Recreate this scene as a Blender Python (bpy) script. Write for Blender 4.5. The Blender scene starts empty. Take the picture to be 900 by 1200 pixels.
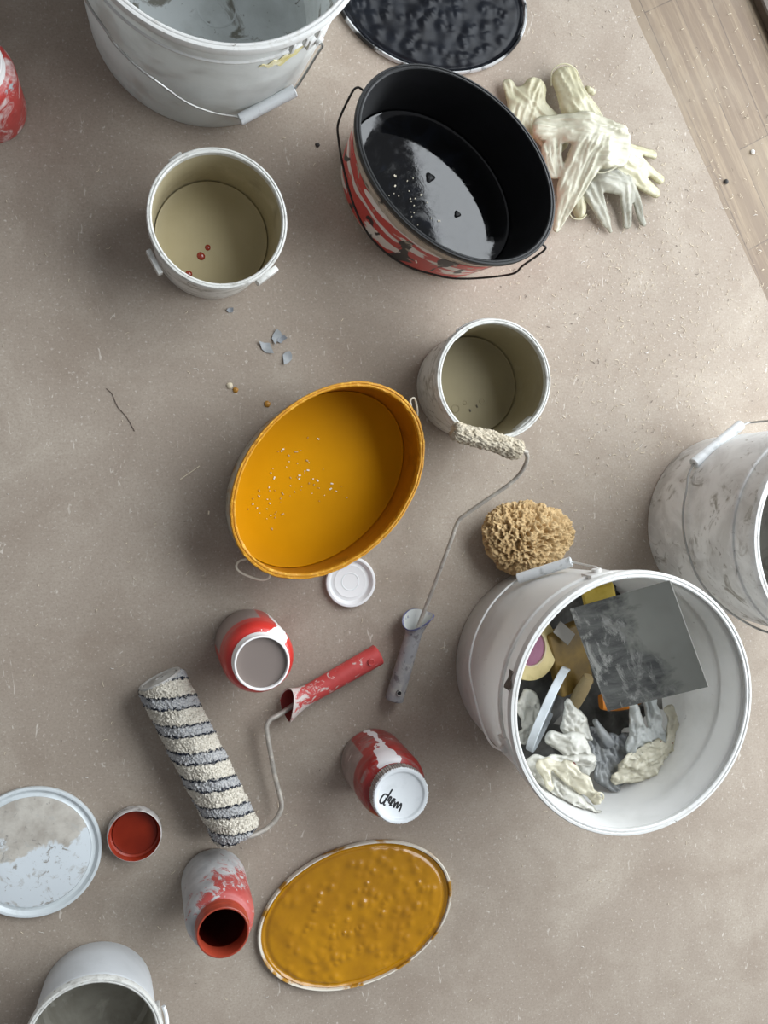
import bpy, bmesh, math, random
import numpy as np
from mathutils import Vector, Matrix, noise as mn

SC = bpy.context.scene
COL = SC.collection
PI = math.pi
random.seed(7)

# ------------------------------------------------------------------ camera
CAM_H, FPX = 1.4, 1100.0
NADIR = (163.0, 546.0)
_d = np.array([(NADIR[0]-450)/FPX, (NADIR[1]-600)/FPX, 1.0]); _d /= np.linalg.norm(_d)
_z = -_d; _x = np.array([1., 0, 0]) - _z*_z[0]; _x /= np.linalg.norm(_x); _y = np.cross(_z, _x)
RB = np.stack([_x, _y, _z])
cam = bpy.data.cameras.new('camera'); camo = bpy.data.objects.new('camera', cam); COL.objects.link(camo)
cam.sensor_fit = 'VERTICAL'; cam.sensor_height = 24.0; cam.lens = 24.0*FPX/1200.0
cam.clip_start = 0.01
M3 = np.stack([RB[:, 0], -RB[:, 1], -RB[:, 2]], 1)
mw = Matrix.Identity(4)
for i in range(3):
    for j in range(3): mw[i][j] = M3[i, j]
mw.translation = (0, 0, CAM_H)
camo.matrix_world = mw
SC.camera = camo

def at(px, py, z=0.0):
    """point of the place at height z seen at that pixel of the 900x1200 frame"""
    d = RB @ np.array([(px-450)/FPX, (py-600)/FPX, 1.0]); t = (z-CAM_H)/d[2]
    return Vector((t*d[0], t*d[1], z))

# ------------------------------------------------------------------ light
SC.view_settings.view_transform = 'Standard'; SC.view_settings.look = 'None'
SC.view_settings.gamma = 1.0; SC.view_settings.use_curve_mapping = False
SC.view_settings.exposure = 0.0
wd = bpy.data.worlds.new('world'); SC.world = wd; wd.use_nodes = True
bg = wd.node_tree.nodes['Background']
bg.inputs['Color'].default_value = (0.92, 0.945, 1.0, 1); bg.inputs['Strength'].default_value = 0.28
WN = Vector((0.88, 0.475, 0)).normalized()        # towards the window wall
WE = Vector((-WN.y, WN.x, 0))
win = bpy.data.lights.new('window_daylight', 'AREA'); win.shape = 'RECTANGLE'
win.size = 3.2; win.size_y = 2.85; win.energy = 205.0; win.color = (0.9, 0.955, 1.0)
wo = bpy.data.objects.new('window_daylight', win); COL.objects.link(wo)
wo.location = WN*1.75 + WE*-0.55 + Vector((0, 0, 1.74))
wo.rotation_euler = (-WN).to_track_quat('-Z', 'Z').to_euler()

# ------------------------------------------------------------------ helpers
def srgb(h, a=1.0):
    h = h.lstrip('#'); o = []
    for i in (0, 2, 4):
        c = int(h[i:i+2], 16)/255.0
        o.append(c/12.92 if c <= 0.04045 else ((c+0.055)/1.055)**2.4)
    return (*o, a)

class NT:
    def __init__(s, name):
        s.m = bpy.data.materials.new(name); s.m.use_nodes = True; s.t = s.m.node_tree
        s.b = s.t.nodes['Principled BSDF']; s.out = s.t.nodes['Material Output']
        s.co = s.t.nodes.new('ShaderNodeTexCoord').outputs['Object']
    def n(s, typ, **kw):
        x = s.t.nodes.new(typ)
        for k, v in kw.items(): setattr(x, k, v)
        return x
    def lk(s, a, b): s.t.links.new(a, b)
    def mapping(s, scale=(1, 1, 1), rot=(0, 0, 0), loc=(0, 0, 0)):
        x = s.n('ShaderNodeMapping'); s.lk(s.co, x.inputs[0])
        x.inputs['Scale'].default_value = scale; x.inputs['Rotation'].default_value = rot; x.inputs['Location'].default_value = loc
        return x.outputs[0]
    def noise(s, scale, detail=6, rough=.6, dist=0, co=None):
        x = s.n('ShaderNodeTexNoise'); s.lk(co or s.co, x.inputs['Vector'])
        x.inputs['Scale'].default_value = scale; x.inputs['Detail'].default_value = detail
        x.inputs['Roughness'].default_value = rough; x.inputs['Distortion'].default_value = dist
        return x.outputs[0]
    def voro(s, scale, feature='F1', co=None, out='Distance'):
        x = s.n('ShaderNodeTexVoronoi', feature=feature); s.lk(co or s.co, x.inputs['Vector']); x.inputs['Scale'].default_value = scale
        return x.outputs[out]
    def step(s, v, lo, hi):
        x = s.n('ShaderNodeMapRange'); s.lk(v, x.inputs[0])
        x.inputs[1].default_value = lo; x.inputs[2].default_value = hi
        return x.outputs[0]
    def ramp(s, v, stops):
        x = s.n('ShaderNodeValToRGB'); s.lk(v, x.inputs[0]); e = x.color_ramp.elements
        while len(e) < len(stops): e.new(0.5)
        for q, (p, c) in zip(e, stops): q.position = p; q.color = srgb(c) if isinstance(c, str) else c
        return x.outputs[0]
    def mix(s, f, a, b, typ='MIX'):
        x = s.n('ShaderNodeMix', data_type='RGBA', blend_type=typ)
        for sock, v in ((x.inputs[0], f), (x.inputs[6], a), (x.inputs[7], b)):
            if isinstance(v, (int, float)): sock.default_value = v
            elif isinstance(v, str): sock.default_value = srgb(v)
            elif isinstance(v, tuple): sock.default_value = v
            else: s.lk(v, sock)
        return x.outputs[2]
    def math(s, op, a, b=0.0):
        x = s.n('ShaderNodeMath', operation=op)
        for sock, v in ((x.inputs[0], a), (x.inputs[1], b)):
            if isinstance(v, (int, float)): sock.default_value = v
            else: s.lk(v, sock)
        return x.outputs[0]
    def sep(s, co=None):
        x = s.n('ShaderNodeSeparateXYZ'); s.lk(co or s.co, x.inputs[0]); return x.outputs
    def set(s, name, v):
        k = s.b.inputs[name]
        if isinstance(v, (int, float)): k.default_value = v
        elif isinstance(v, str): k.default_value = srgb(v)
        elif isinstance(v, tuple): k.default_value = v
        else: s.lk(v, k)
    def bump(s, h, strength=.3, dist=.001):
        x = s.n('ShaderNodeBump'); x.inputs['Strength'].default_value = strength; x.inputs['Distance'].default_value = dist
        s.lk(h, x.inputs['Height']); s.lk(x.outputs[0], s.b.inputs['Normal'])

MAT = {}
def plain(name, col, rough=.5, metal=0.0, coat=0.0, bump=None, var=None, spec=.5):
    if name in MAT: return MAT[name]
    k = NT(name)
    if var: k.set('Base Color', k.mix(k.step(k.noise(var[1], 6), .35, .7), col, var[0]))
    else: k.set('Base Color', col)
    k.set('Roughness', rough); k.set('Metallic', metal); k.set('Coat Weight', coat); k.set('Specular IOR Level', spec)
    if bump: k.bump(k.noise(bump[0], 5), bump[1], bump[2] if len(bump) > 2 else .001)
    MAT[name] = k.m; return k.m

def grime(name, base, layers, rough=.4, bump=None, metal=0, sss=0, tr=0):
    """base colour with blotchy layers (colour, scale, lo, hi[, distortion, stretch]) on top"""
    if name in MAT: return MAT[name]
    k = NT(name); c = base
    for i, L in enumerate(layers):
        col, sc_, lo, hi = L[:4]; dist = L[4] if len(L) > 4 else .3; st = L[5] if len(L) > 5 else (1, 1, 1)
        co = k.mapping(st, loc=(i*3.7+1, i*1.3, i*2.1))
        c = k.mix(k.step(k.noise(sc_, 7, .62, dist, co), lo, hi), c, col)
    k.set('Base Color', c); k.set('Roughness', rough); k.set('Metallic', metal)
    if sss: k.set('Subsurface Weight', sss); k.b.inputs['Subsurface Radius'].default_value = (.004, .004, .003)
    if bump: k.bump(k.noise(bump[0], 6), bump[1], bump[2] if len(bump) > 2 else .001)
    if tr:                                                    # thin milky plastic lets daylight through
        tl = k.n('ShaderNodeBsdfTranslucent'); k.lk(c, tl.inputs[0]); mx = k.n('ShaderNodeMixShader'); mx.inputs[0].default_value = tr
        k.lk(k.b.outputs[0], mx.inputs[1]); k.lk(tl.outputs[0], mx.inputs[2]); k.lk(mx.outputs[0], k.out.inputs[0])
    MAT[name] = k.m; return k.m

def mesh(name, V, F, mats, parent=None, smooth=True, angle=35, mi=None, loc=None):
    me = bpy.data.meshes.new(name)
    me.from_pydata([tuple(map(float, v)) for v in V], [], [tuple(f) for f in F])
    if not isinstance(mats, (list, tuple)): mats = [mats]
    for m in mats: me.materials.append(m)
    if mi is not None: me.polygons.foreach_set('material_index', list(mi))
    bm = bmesh.new(); bm.from_mesh(me); bmesh.ops.recalc_face_normals(bm, faces=bm.faces); bm.to_mesh(me); bm.free()
    if smooth:
        me.polygons.foreach_set('use_smooth', [True]*len(me.polygons))
        me.set_sharp_from_angle(angle=math.radians(angle))
    me.update()
    o = bpy.data.objects.new(name, me); COL.objects.link(o)
    if parent: o.parent = parent
    if loc is not None: o.location = loc
    return o

def tag(o, label, cat, group=None, kind=None):
    if label: o['label'] = label
    if cat: o['category'] = cat
    if group: o['group'] = group
    if kind: o['kind'] = kind
    return o

def thing(name, label, cat, loc=(0, 0, 0), rot=(0, 0, 0), group=None):
    o = bpy.data.objects.new(name, None); COL.objects.link(o); o.empty_display_size = .02
    o.location = loc; o.rotation_euler = rot
    return tag(o, label, cat, group)

class B:
    """collects vertices and faces of one mesh"""
    def __init__(s): s.V = []; s.F = []; s.M = []
    def add(s, V, F, mi=0):
        o = len(s.V); s.V += [tuple(v) for v in V]; s.F += [tuple(i+o for i in f) for f in F]; s.M += [mi]*len(F)
    def build(s, name, mats, parent=None, **kw): return mesh(name, s.V, s.F, mats, parent, mi=s.M, **kw)

def lathe(prof, seg=96, sx=1.0, sy=1.0, rot=0.0, close=False, mids=None, wob=None, sup=1.0):
    """revolve [(r, z)...]; sx, sy squash the circle to an oval; wob(theta, r, z) -> (dr, dz)"""
    b = B(); n = len(prof); V = []
    cr, sr = math.cos(rot), math.sin(rot)
    for (r, z) in prof:
        for j in range(seg):
            t = 2*PI*j/seg; dr, dz = wob(t, r, z) if wob else (0, 0)
            rr = max(r+dr, 1e-5); cx, cy = math.cos(t), math.sin(t)
            if sup != 1.0:
                cx = math.copysign(abs(cx)**sup, cx); cy = math.copysign(abs(cy)**sup, cy)
            x, y = rr*sx*cx, rr*sy*cy
            V.append((x*cr-y*sr, x*sr+y*cr, z+dz))
    F = []; M = []
    for i in range(n if close else n-1):
        a, c = i*seg, ((i+1) % n)*seg
        for j in range(seg):
            k = (j+1) % seg; F.append((a+j, a+k, c+k, c+j)); M.append(mids[i] if mids else 0)
    b.V = V; b.F = F; b.M = M
    if not close:
        for i, q in ((0, 0), (n-1, n-2)):
            if prof[i][0] < 1e-4: continue
        # caps close themselves when the profile starts/ends on the axis
    return b

def spline(pts, n=8):
    P = [Vector(p) for p in pts]
    if len(P) < 3: return P
    Q = [P[0]*2-P[1]] + P + [P[-1]*2-P[-2]]; out = []
    for i in range(1, len(Q)-2):
        a, b, c, d = Q[i-1:i+3]
        for k in range(n):
            t = k/n
            out.append(.5*((2*b)+(c-a)*t+(2*a-5*b+4*c-d)*t*t+(3*b-a-3*c+d)*t**3))
    out.append(P[-1]); return out

def tube(pts, r, seg=10, caps=True, b=None, ry=None, mi=0):
    """sweep a circle along the points; r is a number or one per point"""
    b = b or B(); P = [Vector(p) for p in pts]; n = len(P)
    R = r if isinstance(r, (list, tuple)) else [r]*n
    up = Vector((0, 0, 1)); V = []; prev = None
    for i in range(n):
        t = (P[min(i+1, n-1)]-P[max(i-1, 0)]).normalized()
        if prev is None:
            a = t.cross(up)
            if a.length < 1e-3: a = t.cross(Vector((1, 0, 0)))
        else: a = prev-t*prev.dot(t)
        a.normalize(); prev = a; c = t.cross(a)
        for j in range(seg):
            w = 2*PI*j/seg; V.append(P[i]+a*math.cos(w)*R[i]+c*math.sin(w)*(R[i] if ry is None else ry))
    F = [(i*seg+j, i*seg+(j+1) % seg, (i+1)*seg+(j+1) % seg, (i+1)*seg+j) for i in range(n-1) for j in range(seg)]
    if caps: F += [tuple(range(seg))[::-1], tuple(range((n-1)*seg, n*seg))]
    b.add(V, F, mi); return b

def bevbox(sx, sy, sz, r=.002, seg=2):
    bm = bmesh.new(); bmesh.ops.create_cube(bm, size=1)
    bmesh.ops.scale(bm, vec=(sx, sy, sz), verts=bm.verts)
    bmesh.ops.bevel(bm, geom=bm.edges[:], offset=r, segments=seg, profile=.6, affect='EDGES')
    bm.verts.index_update(); V = [v.co.copy() for v in bm.verts]; F = [[v.index for v in f.verts] for f in bm.faces]; bm.free()
    return V, F

def xf(V, m): return [m @ Vector(v) for v in V]

# ------------------------------------------------------------------ materials
def mk_cardboard():
    k = NT('brown_cardboard')
    c = k.ramp(k.noise(2.3, 5, .55), [(.3, '#94887b'), (.7, '#a19588')])
    c = k.mix(k.math('MULTIPLY', k.step(k.noise(5.5, 8, .7, .6), .46, .72), .6), c, '#b4aa9c')      # plaster dust
    c = k.mix(k.math('MULTIPLY', k.step(k.noise(9, 6, .6, .4, k.mapping((1, 1, 1), loc=(4, 2, 0))), .5, .75), .5), c, '#857668')
    c = k.mix(k.math('MULTIPLY', k.step(k.noise(300, 3, .7), .45, .8), .6), c, '#7b6d61')            # paper fibre
    c = k.mix(k.math('MULTIPLY', k.step(k.noise(210, 2, .6, 0, k.mapping((1, 1, 1), loc=(9, 0, 0))), .61, .75), .6), c, '#c9c0b6')
    fl = k.noise(120, 2, .5, 1.5, k.mapping((1, .35, 1), (0, 0, .7)))
    c = k.mix(k.math('MULTIPLY', k.step(fl, .695, .76), .6), c, '#d2cabf')
    k.set('Base Color', c); k.set('Roughness', .8); k.set('Specular IOR Level', .3)
    k.bump(k.noise(420, 4, .7), .25, .0006); return k.m
def mk_wood():
    k = NT('laminate_boards')
    br = k.n('ShaderNodeTexBrick'); k.lk(k.co, br.inputs['Vector'])
    br.offset = .37; br.squash = 1
    br.inputs['Scale'].default_value = 1.0; br.inputs['Brick Width'].default_value = .42; br.inputs['Row Height'].default_value = .062
    br.inputs['Mortar Size'].default_value = .0009; br.inputs['Mortar Smooth'].default_value = .2
    br.inputs['Color1'].default_value = srgb('#85755f'); br.inputs['Color2'].default_value = srgb('#725f4c'); br.inputs['Mortar'].default_value = srgb('#55483d')
    g = k.noise(26, 8, .65, 1.2, k.mapping((.06, 1.2, 1)))
    c = k.mix(k.math('MULTIPLY', k.step(g, .4, .7), .8), br.outputs['Color'], '#6d5b4b')
    c = k.mix(k.math('MULTIPLY', k.step(k.noise(60, 6, .7, .3, k.mapping((.05, 1, 1), loc=(0, 3, 0))), .48, .7), .7), c, '#a08e74')
    c = k.mix(k.math('MULTIPLY', k.step(k.noise(7, 7, .65), .5, .8), .5), c, '#9b8f7c')
    k.set('Base Color', c); k.set('Roughness', .62); k.bump(g, .1, .0006); return k.m
M_CARD = mk_cardboard(); M_WOOD = mk_wood()
M_WIRE = plain('galvanised_wire', '#a9a9a6', .38, .85)
M_WIRED = plain('black_wire', '#26231f', .5, .3)
M_GRIP = grime('white_grip_plastic', '#d6d9da', [('#9b9c9a', 70, .56, .72)], .45)
M_WHITE = plain('clean_white_plastic', '#dfe1e2', .38)

# ------------------------------------------------------------------ the setting
def poly_slab(pts, z0, z1):
    n = len(pts); V = [(p[0], p[1], z1) for p in pts]+[(p[0], p[1], z0) for p in pts]
    return V, [tuple(range(n)), tuple(range(2*n-1, n-1, -1))]+[(i, i+n, (i+1) % n+n, (i+1) % n) for i in range(n)]
ang = math.atan2(WE.y, WE.x)
def rect(x0, x1, y0, y1, z0, z1): return poly_slab([(x0, y0), (x1, y0), (x1, y1), (x0, y1)], z0, z1)
V, F = rect(-3.0, 3.0, -1.9, 1.5, -.03, -.0016)    # local y runs away from the window, x along it
fo = mesh('floor', V, F, M_WOOD, smooth=False)
fo.rotation_euler = (0, 0, ang); fo['kind'] = 'structure'; fo['label'] = 'light brown laminate floor boards'
# the cardboard sheet with its slightly ragged long edge
rng = random.Random(3)
e0, e1 = at(737, 0), at(895, 344); ed = (e1-e0).normalized(); en = Vector((ed.y, -ed.x, 0))
edge = []
for i in range(140):
    t = -.55+i*2.9/139
    edge.append(e0+ed*t+en*((mn.noise(Vector((t*9, 0, 0)))*.0035)+(mn.noise(Vector((t*60, 3, 0)))*.0012)))
far = [Vector((.9, -2.2, 0)), Vector((-1.9, -1.9, 0)), Vector((-1.9, 1.6, 0)), Vector((.2, 1.7, 0))]
V, F = poly_slab([(p.x, p.y) for p in edge+far], -.0015, 0)
cs = mesh('cardboard_sheet', V, F, M_CARD, smooth=False)
tag(cs, 'brown protective cardboard sheet covering most of the floor under the paint buckets', 'floor covering')
# dark threshold along the window wall, just in the corner of the view
V, F = bevbox(.09, 3.2, .02, .006, 3)
th = mesh('trim_1', V, F, plain('dark_threshold', '#4a4038', .6, var=('#5d5246', 30)))
p = at(889, 20); th.location = p+WN*.047+Vector((0, 0, .009)); th.rotation_euler = (0, 0, math.atan2((e1-e0).y, (e1-e0).x)+PI/2)
th['kind'] = 'structure'; th['label'] = 'dark brown door threshold'

# ------------------------------------------------------------------ buckets
def bucket(name, label, c, R, h, k, m_out, m_in, m_rim, group=None, lip=.006, oval=None, rot=0, collar=None, wall=.003, rimw=None):
    """tapered pail; R is the outer radius of its lip, k the taper"""
    t = thing(name, label, 'bucket', (c[0], c[1], 0), (0, 0, 0), group)
    sx, sy = (1, oval) if oval else (1, 1)
    Rt, Rb = R-lip, R*k-lip*.4
    def ro(z): return Rb+(Rt-Rb)*z/h
    zt = h-.004
    prof = [(.0, .004), (Rb*.55, .004), (Rb-.012, .003), (Rb-.008, .0), (Rb-.002, .0), (Rb, .003), (ro(h*.3), h*.3), (ro(h*.6), h*.6), (ro(zt), zt),
            (ro(zt)-wall, zt), (ro(h*.6)-wall, h*.6), (ro(h*.3)-wall, h*.3), (ro(.014)-wall, .014), (ro(.008)-wall-.006, .008), (Rb*.5, .007), (0, .007)]
    b = lathe(prof, 128, sx, sy, rot, mids=[0]*9+[1]*6)
    b.build('bucket_body', [m_out, m_in], t, angle=40)
    rb = lathe([(Rt-wall-.0005, h-.012), (R-.0015, h-.0125), (R, h-.011), (R, h-.002), (R-.001, h-.0002), (R-lip*.62, h), (R-lip*.74, h-.0014), (R-lip*.9, h-.0014), (R-lip-.0003, h-.0004), (Rt-wall+.001, h-.0003), (Rt-wall-.0005, h-.0015)], 128, sx, sy, rot, close=True, wob=rimw)
    rb.build('rim', m_rim, t, angle=40)
    if collar:
        zc, hc, w = collar
        r1 = ro(zc)
        lathe([(r1-.001, zc), (r1+w, zc), (r1+w+.0006, zc+.002), (ro(zc+hc)+w*.8, zc+hc), (ro(zc+hc)-.001, zc+hc)], 128, sx, sy, rot, close=True).build('collar', m_out, t)
    return t, ro

def wall_patch(ro, az0, az1, f0, f1, off, mat, parent, name, n=24, oval=1.0, rot=0, mseed=0, ni=5):
    V = []; F = []
    for j in range(2):
        for i in range(n+1):
            u = i/n; az = az0+(az1-az0)*u
            for q in range(ni):
                z = f0(u)+(f1(u)-f0(u))*q/(ni-1); r = ro(z)+off*(1 if j == 0 else .2)
                x, y = r*math.cos(az), r*oval*math.sin(az)
                V.append((x*math.cos(rot)-y*math.sin(rot), x*math.sin(rot)+y*math.cos(rot), z))
    st = (n+1)*ni
    for i in range(n):
        for q in range(ni-1):
            a = i*ni+q; F.append((a, a+ni, a+ni+1, a+1)); F.append((st+a, st+a+1, st+a+ni+1, st+a+ni))
        F.append((i*ni, st+i*ni, st+(i+1)*ni, (i+1)*ni)); a = i*ni+ni-1; F.append((a, a+ni, st+a+ni, st+a))
    for a in (0, n*ni):
        for q in range(ni-1): F.append((a+q, a+q+1, st+a+q+1, st+a+q))
    return mesh(name, V, F, mat, parent)
def wire(parent, pts, r, mat, name='handle', n=6):
    return tube(spline(pts, n), r, 8).build(name, mat, parent)
def grip(parent, a, b_, r, mat, groove=True):
    a, b_ = Vector(a), Vector(b_); ax = (b_-a); L = ax.length
    prof = [(.0, 0), (r*.5, 0), (r*.5, .004), (r*.86, .004), (r*.86, 0), (r, .0012), (r*.97, L*.25), (r*.97, L*.75), (r, L-.0012), (r*.86, L), (r*.5, L-.001), (0, L-.001)]
    b = lathe(prof, 20)
    q = ax.to_track_quat('Z', 'Y').to_matrix().to_4x4(); q.translation = a
    b.V = xf(b.V, q)
    return b.build('grip', mat, parent)
def lug(parent, ro, az, z, mat, w=.03, hh=.03, out=.006, sx=1, sy=1, rot=0):
    V, F = bevbox(out, w, hh, .002, 2)
    b = B(); b.add([(v[0], v[1], v[2]) for v in V], F)
    tube([(out*.3, 0, 0), (out*1.3, 0, 0)], min(w, hh)*.22, 14, b=b)
    rr = ro(z); x, y = rr*sx*math.cos(az), rr*sy*math.sin(az)
    nx, ny = math.cos(az)/sx, math.sin(az)/sy; a2 = math.atan2(ny, nx)
    m = Matrix.Rotation(rot, 4, 'Z') @ Matrix.Translation((x, y, z)) @ Matrix.Rotation(a2, 4, 'Z') @ Matrix.Translation((out*.35, 0, 0))
    b.V = xf(b.V, m)
    return b.build('lug', mat, parent)

M_BUCKET = grime('used_white_plastic', '#ecebe8', [('#d4d1cb', 14, .55, .8), ('#8f8a80', 60, .7, .78, .8)], .42, tr=.3)
M_BUCKET_IN = grime('used_white_inside', '#f0f0ee', [('#dcdcd8', 9, .5, .8), ('#8b8984', 55, .7, .76, .9, (1, 1, .5))], .4, tr=.35)
M_RIM = grime('scuffed_rim', '#cdcdca', [('#b5b2ab', 90, .55, .75), ('#6d685f', 130, .66, .72, .6)], .4)
M_DUSTY = grime('plaster_smeared_white', '#f5f5f3', [('#dcdbd8', 14, .42, .6, .8), ('#f2f2f0', 36, .54, .66, .9), ('#a8a49b', 26, .57, .68, 1.2), ('#7a7468', 60, .64, .72, 1.0)], .6, tr=.2)
M_DUSTY_IN = grime('plaster_caked_inside', '#b9b7b0', [('#8d897f', 18, .45, .65, .6), ('#d4d3cd', 30, .55, .7, .8)], .65, tr=.2)
M_TOP_IN = grime('residue_white_inside', '#e6eaea', [('#cdd1cf', 11, .5, .7, .5), ('#8d8a80', 15, .54, .6, .9), ('#77736a', 70, .64, .72, .8)], .4, tr=.3)

# --- big bucket full of used gloves
BC = (.6346, -.3162); BH = .291
big, ro_b = bucket('bucket', 'large white bucket holding used gloves, tape and a steel sheet beside the sponge', BC, .1782, BH, .87, M_BUCKET, M_BUCKET_IN, M_RIM,
                   'large white buckets', collar=(.232, .006, .004))
hw = wire(big, [(-.1655, -.0675, .231), (-.169, -.067, .2), (-.1692, -.05, .165), (-.1712, -.0099, .1347), (-.1686, .0194, .1101), (-.161, .0501, .1005), (-.15, .0779, .0978), (-.130, .1066, .0919), (-.108, .1290, .0908),
                 (-.09, .1425, .0898), (-.082, .1455, .092), (-.05, .163, .115), (-.02, .1735, .135), (-.018, .1745, .14), (-.0215, .1755, .19), (-.025, .176, .225), (-.03, .172, .235)], .0016, plain('white_coated_wire', '#dcdcda', .4), n=6)
grip(hw, (-.0868, .147, .093), (-.0195, .1755, .136), .0078, M_GRIP)
lug(big, ro_b, math.atan2(-.0675, -.1655), .231, M_BUCKET, .034, .03, .006); lug(big, ro_b, math.atan2(.172, -.03), .235, M_BUCKET, .034, .03, .006)
q = at(599, 797, .27); a_ = math.atan2(q.y-BC[1], q.x-BC[0])
wall_patch(lambda z: .1786 if z > BH-.0125 else ro_b(z)+.003, a_-.07, a_+.08, lambda u: .256+.005*math.sin(u*5), lambda u: BH-.002-.004*(math.sin(u*7)+1), .0006, plain('dark_smudge', '#4b4741', .7, var=('#6b665e', 90)), big, 'paint_smudge')
# --- plaster-smeared bucket at the right edge
RC = (.9634, -.0964); RH = .308
rb_, ro_r = bucket('bucket', 'large white bucket smeared with grey plaster, cut off by the right edge', RC, .165, RH, .9, M_DUSTY, M_DUSTY_IN, M_DUSTY,
                   'large white buckets', collar=(.245, .007, .004))
hw = wire(rb_, [(.055, .152, .235), (.03, .160, .2), (.0, .1665, .13), (-.012, .1660, .095), (-.03, .1615, .09), (-.0886, .1305, .0973), (-.1231, .0988, .0979), (-.126, .0947, .098), (-.1358, .0794, .1029), (-.1464, .0594, .1159), (-.1544, .0347, .121),
                 (-.1584, .0068, .1267), (-.1575, -.0238, .1346), (-.147, -.0635, .1431), (-.131, -.095, .155), (-.110, -.1215, .1759), (-.085, -.1415, .2), (-.064, -.1505, .215), (-.058, -.152, .235)], .0018, M_WIRE)
grip(hw, (-.032, .1625, .088), (-.1235, .1000, .098), .0085, grime('dusty_grip', '#d4d6d6', [('#a9aaa8', 40, .5, .7)], .6))
lug(rb_, ro_r, math.atan2(-.152, -.058), .235, M_DUSTY, .032, .03); lug(rb_, ro_r, math.atan2(.152, .055), .235, M_DUSTY, .032, .03)
# --- big bucket cut off by the top edge
TC = (.0957, .645); TH = .316
tb, ro_t = bucket('bucket', 'large white bucket with torn yellow sticker, cut off by the top edge', TC, .181, TH, .885, grime('greyish_white_plastic', '#e8eae7', [('#d3d5d1', 10, .5, .75), ('#8b877c', 65, .72, .78)], .38, tr=.28), M_TOP_IN, M_RIM,
                  'large white buckets', collar=(.292, .006, .003))
lathe([(ro_t(.262)-.001, .262), (ro_t(.262)+.002, .262), (ro_t(.266)+.0024, .266), (ro_t(.266)-.001, .268)], 128, close=True).build('collar', M_RIM, tb)
hw = wire(tb, [(-.158, -.083, .25), (-.153, -.094, .235), (-.145, -.1049, .215), (-.1275, -.1265, .2079), (-.117, -.1345, .19), (-.0915, -.1522, .1758), (-.064, -.1645, .1612), (-.0310, -.172, .1296), (.0037, -.1726, .1039), (.0352, -.168, .0842),
                (.0469, -.166, .078), (.0813, -.152, .08), (.112, -.131, .09), (.1195, -.1262, .1), (.1247, -.1240, .139), (.1284, -.1262, .2091), (.1275, -.133, .245), (.124, -.134, .255)], .0017, M_WIRE)
grip(hw, (.0440, -.1685, .074), (.1185, -.1285, .092), .0085, M_GRIP)
lug(tb, ro_t, math.atan2(-.083, -.158), .25, M_RIM, .03, .026); lug(tb, ro_t, math.atan2(-.134, .124), .255, M_RIM, .03, .026)
# ribs under the rim
for i, a in enumerate((-62, -56, -50)):
    az = math.radians(a); V, F = bevbox(.006, .005, .022, .0012, 2)
    m = Matrix.Rotation(az, 4, 'Z') @ Matrix.Translation((ro_t(.292)+.0045, 0, .289)); mesh('rib', xf(V, m), F, M_RIM, tb)
# torn sticker wrapped on the wall
wall_patch(ro_t, math.radians(-73), math.radians(-50), lambda u: .238+.014*u-.02*math.sin(u*PI)**2+.005*math.sin(u*23), lambda u: .243+.02*u+.004*math.sin(u*31), .0009,
           grime('torn_yellow_paper', '#cfc48c', [('#e6e0c4', 45, .5, .62, .8), ('#b9a95e', 30, .58, .7)], .7), tb, 'sticker')
# ring moulded in the bottom
lathe([(.026, .0065), (.0262, .0078), (.0285, .0078), (.0287, .0065)], 48, close=True).build('moulded_ring', M_TOP_IN, tb).location = (.02, .01, 0)

# --- three small pails
M_PAIL = grime('paint_splashed_white', '#dedcd6', [('#9d9789', 30, .5, .66, .9, (1, 1, 1.6)), ('#e6e5e1', 40, .55, .68, .6), ('#6a6357', 60, .6, .7, .9)], .45)
M_BEIGE_IN = grime('beige_coated', '#a3987a', [('#b5ab90', 18, .5, .75, .5), ('#8d836a', 26, .58, .75, .4), ('#cdc6b2', 60, .72, .76, .3)], .5)
M_BEIGE2_IN = grime('grey_beige_coated', '#958b6f', [('#a69e88', 14, .5, .75, .5), ('#867d68', 22, .58, .75, .4), ('#d8d4c8', 55, .74, .77, .3)], .45)
M_BEIGE = plain('beige_paint', '#b0a482', .4, var=('#a99d7a', 14), spec=.25)
M_BEIGE2 = plain('grey_beige_paint', '#918769', .45, var=('#887e62', 12), spec=.2)
M_SILVER = grime('grey_white_rim', '#cfcfca', [('#a9a7a0', 90, .5, .68, .3), ('#837c70', 130, .62, .72, .4)], .38)
def level(parent, ro, z, mat, name='paint', sx=1, sy=1, rot=0, wall=.003, amp=.0):
    r = ro(z)-wall-.0003
    prof = [(0, z), (r*.4, z), (r*.8, z), (r-.004, z), (r-.001, z+.0008), (r-.0002, z+.003), (r-.0002, z-.004), (0, z-.004)]
    w = (lambda t, rr, zz: (0, amp*mn.noise(Vector((math.cos(t)*rr*30, math.sin(t)*rr*30, zz*5))) if zz >= z else 0)) if amp else None
    return lathe(prof, 96, sx, sy, rot, wob=w).build(name, mat, parent)
def clip(parent, c, az, w, h, th, mat, tilt=0.0, name='lug'):
    V, F = bevbox(th, w, h, .0015, 2)
    m = Matrix.Translation(c) @ Matrix.Rotation(az, 4, 'Z') @ Matrix.Rotation(tilt, 4, 'Y')
    return mesh(name, xf(V, m), F, mat, parent)
B1 = (.1038, .3232)
p1, ro1 = bucket('paint_pail', 'small white pail of beige paint with three red drops on top', B1, .0912, .143, .905, M_PAIL, M_BEIGE_IN, M_SILVER, 'small white pails', lip=.0042, wall=.0022, collar=(.112, .006, .0025))
pt = level(p1, ro1, .03, M_BEIGE); pt['label'] = 'beige paint'
M_RED_DROP = plain('red_brown_paint', '#8f2f1c', .25, coat=.3)
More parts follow.
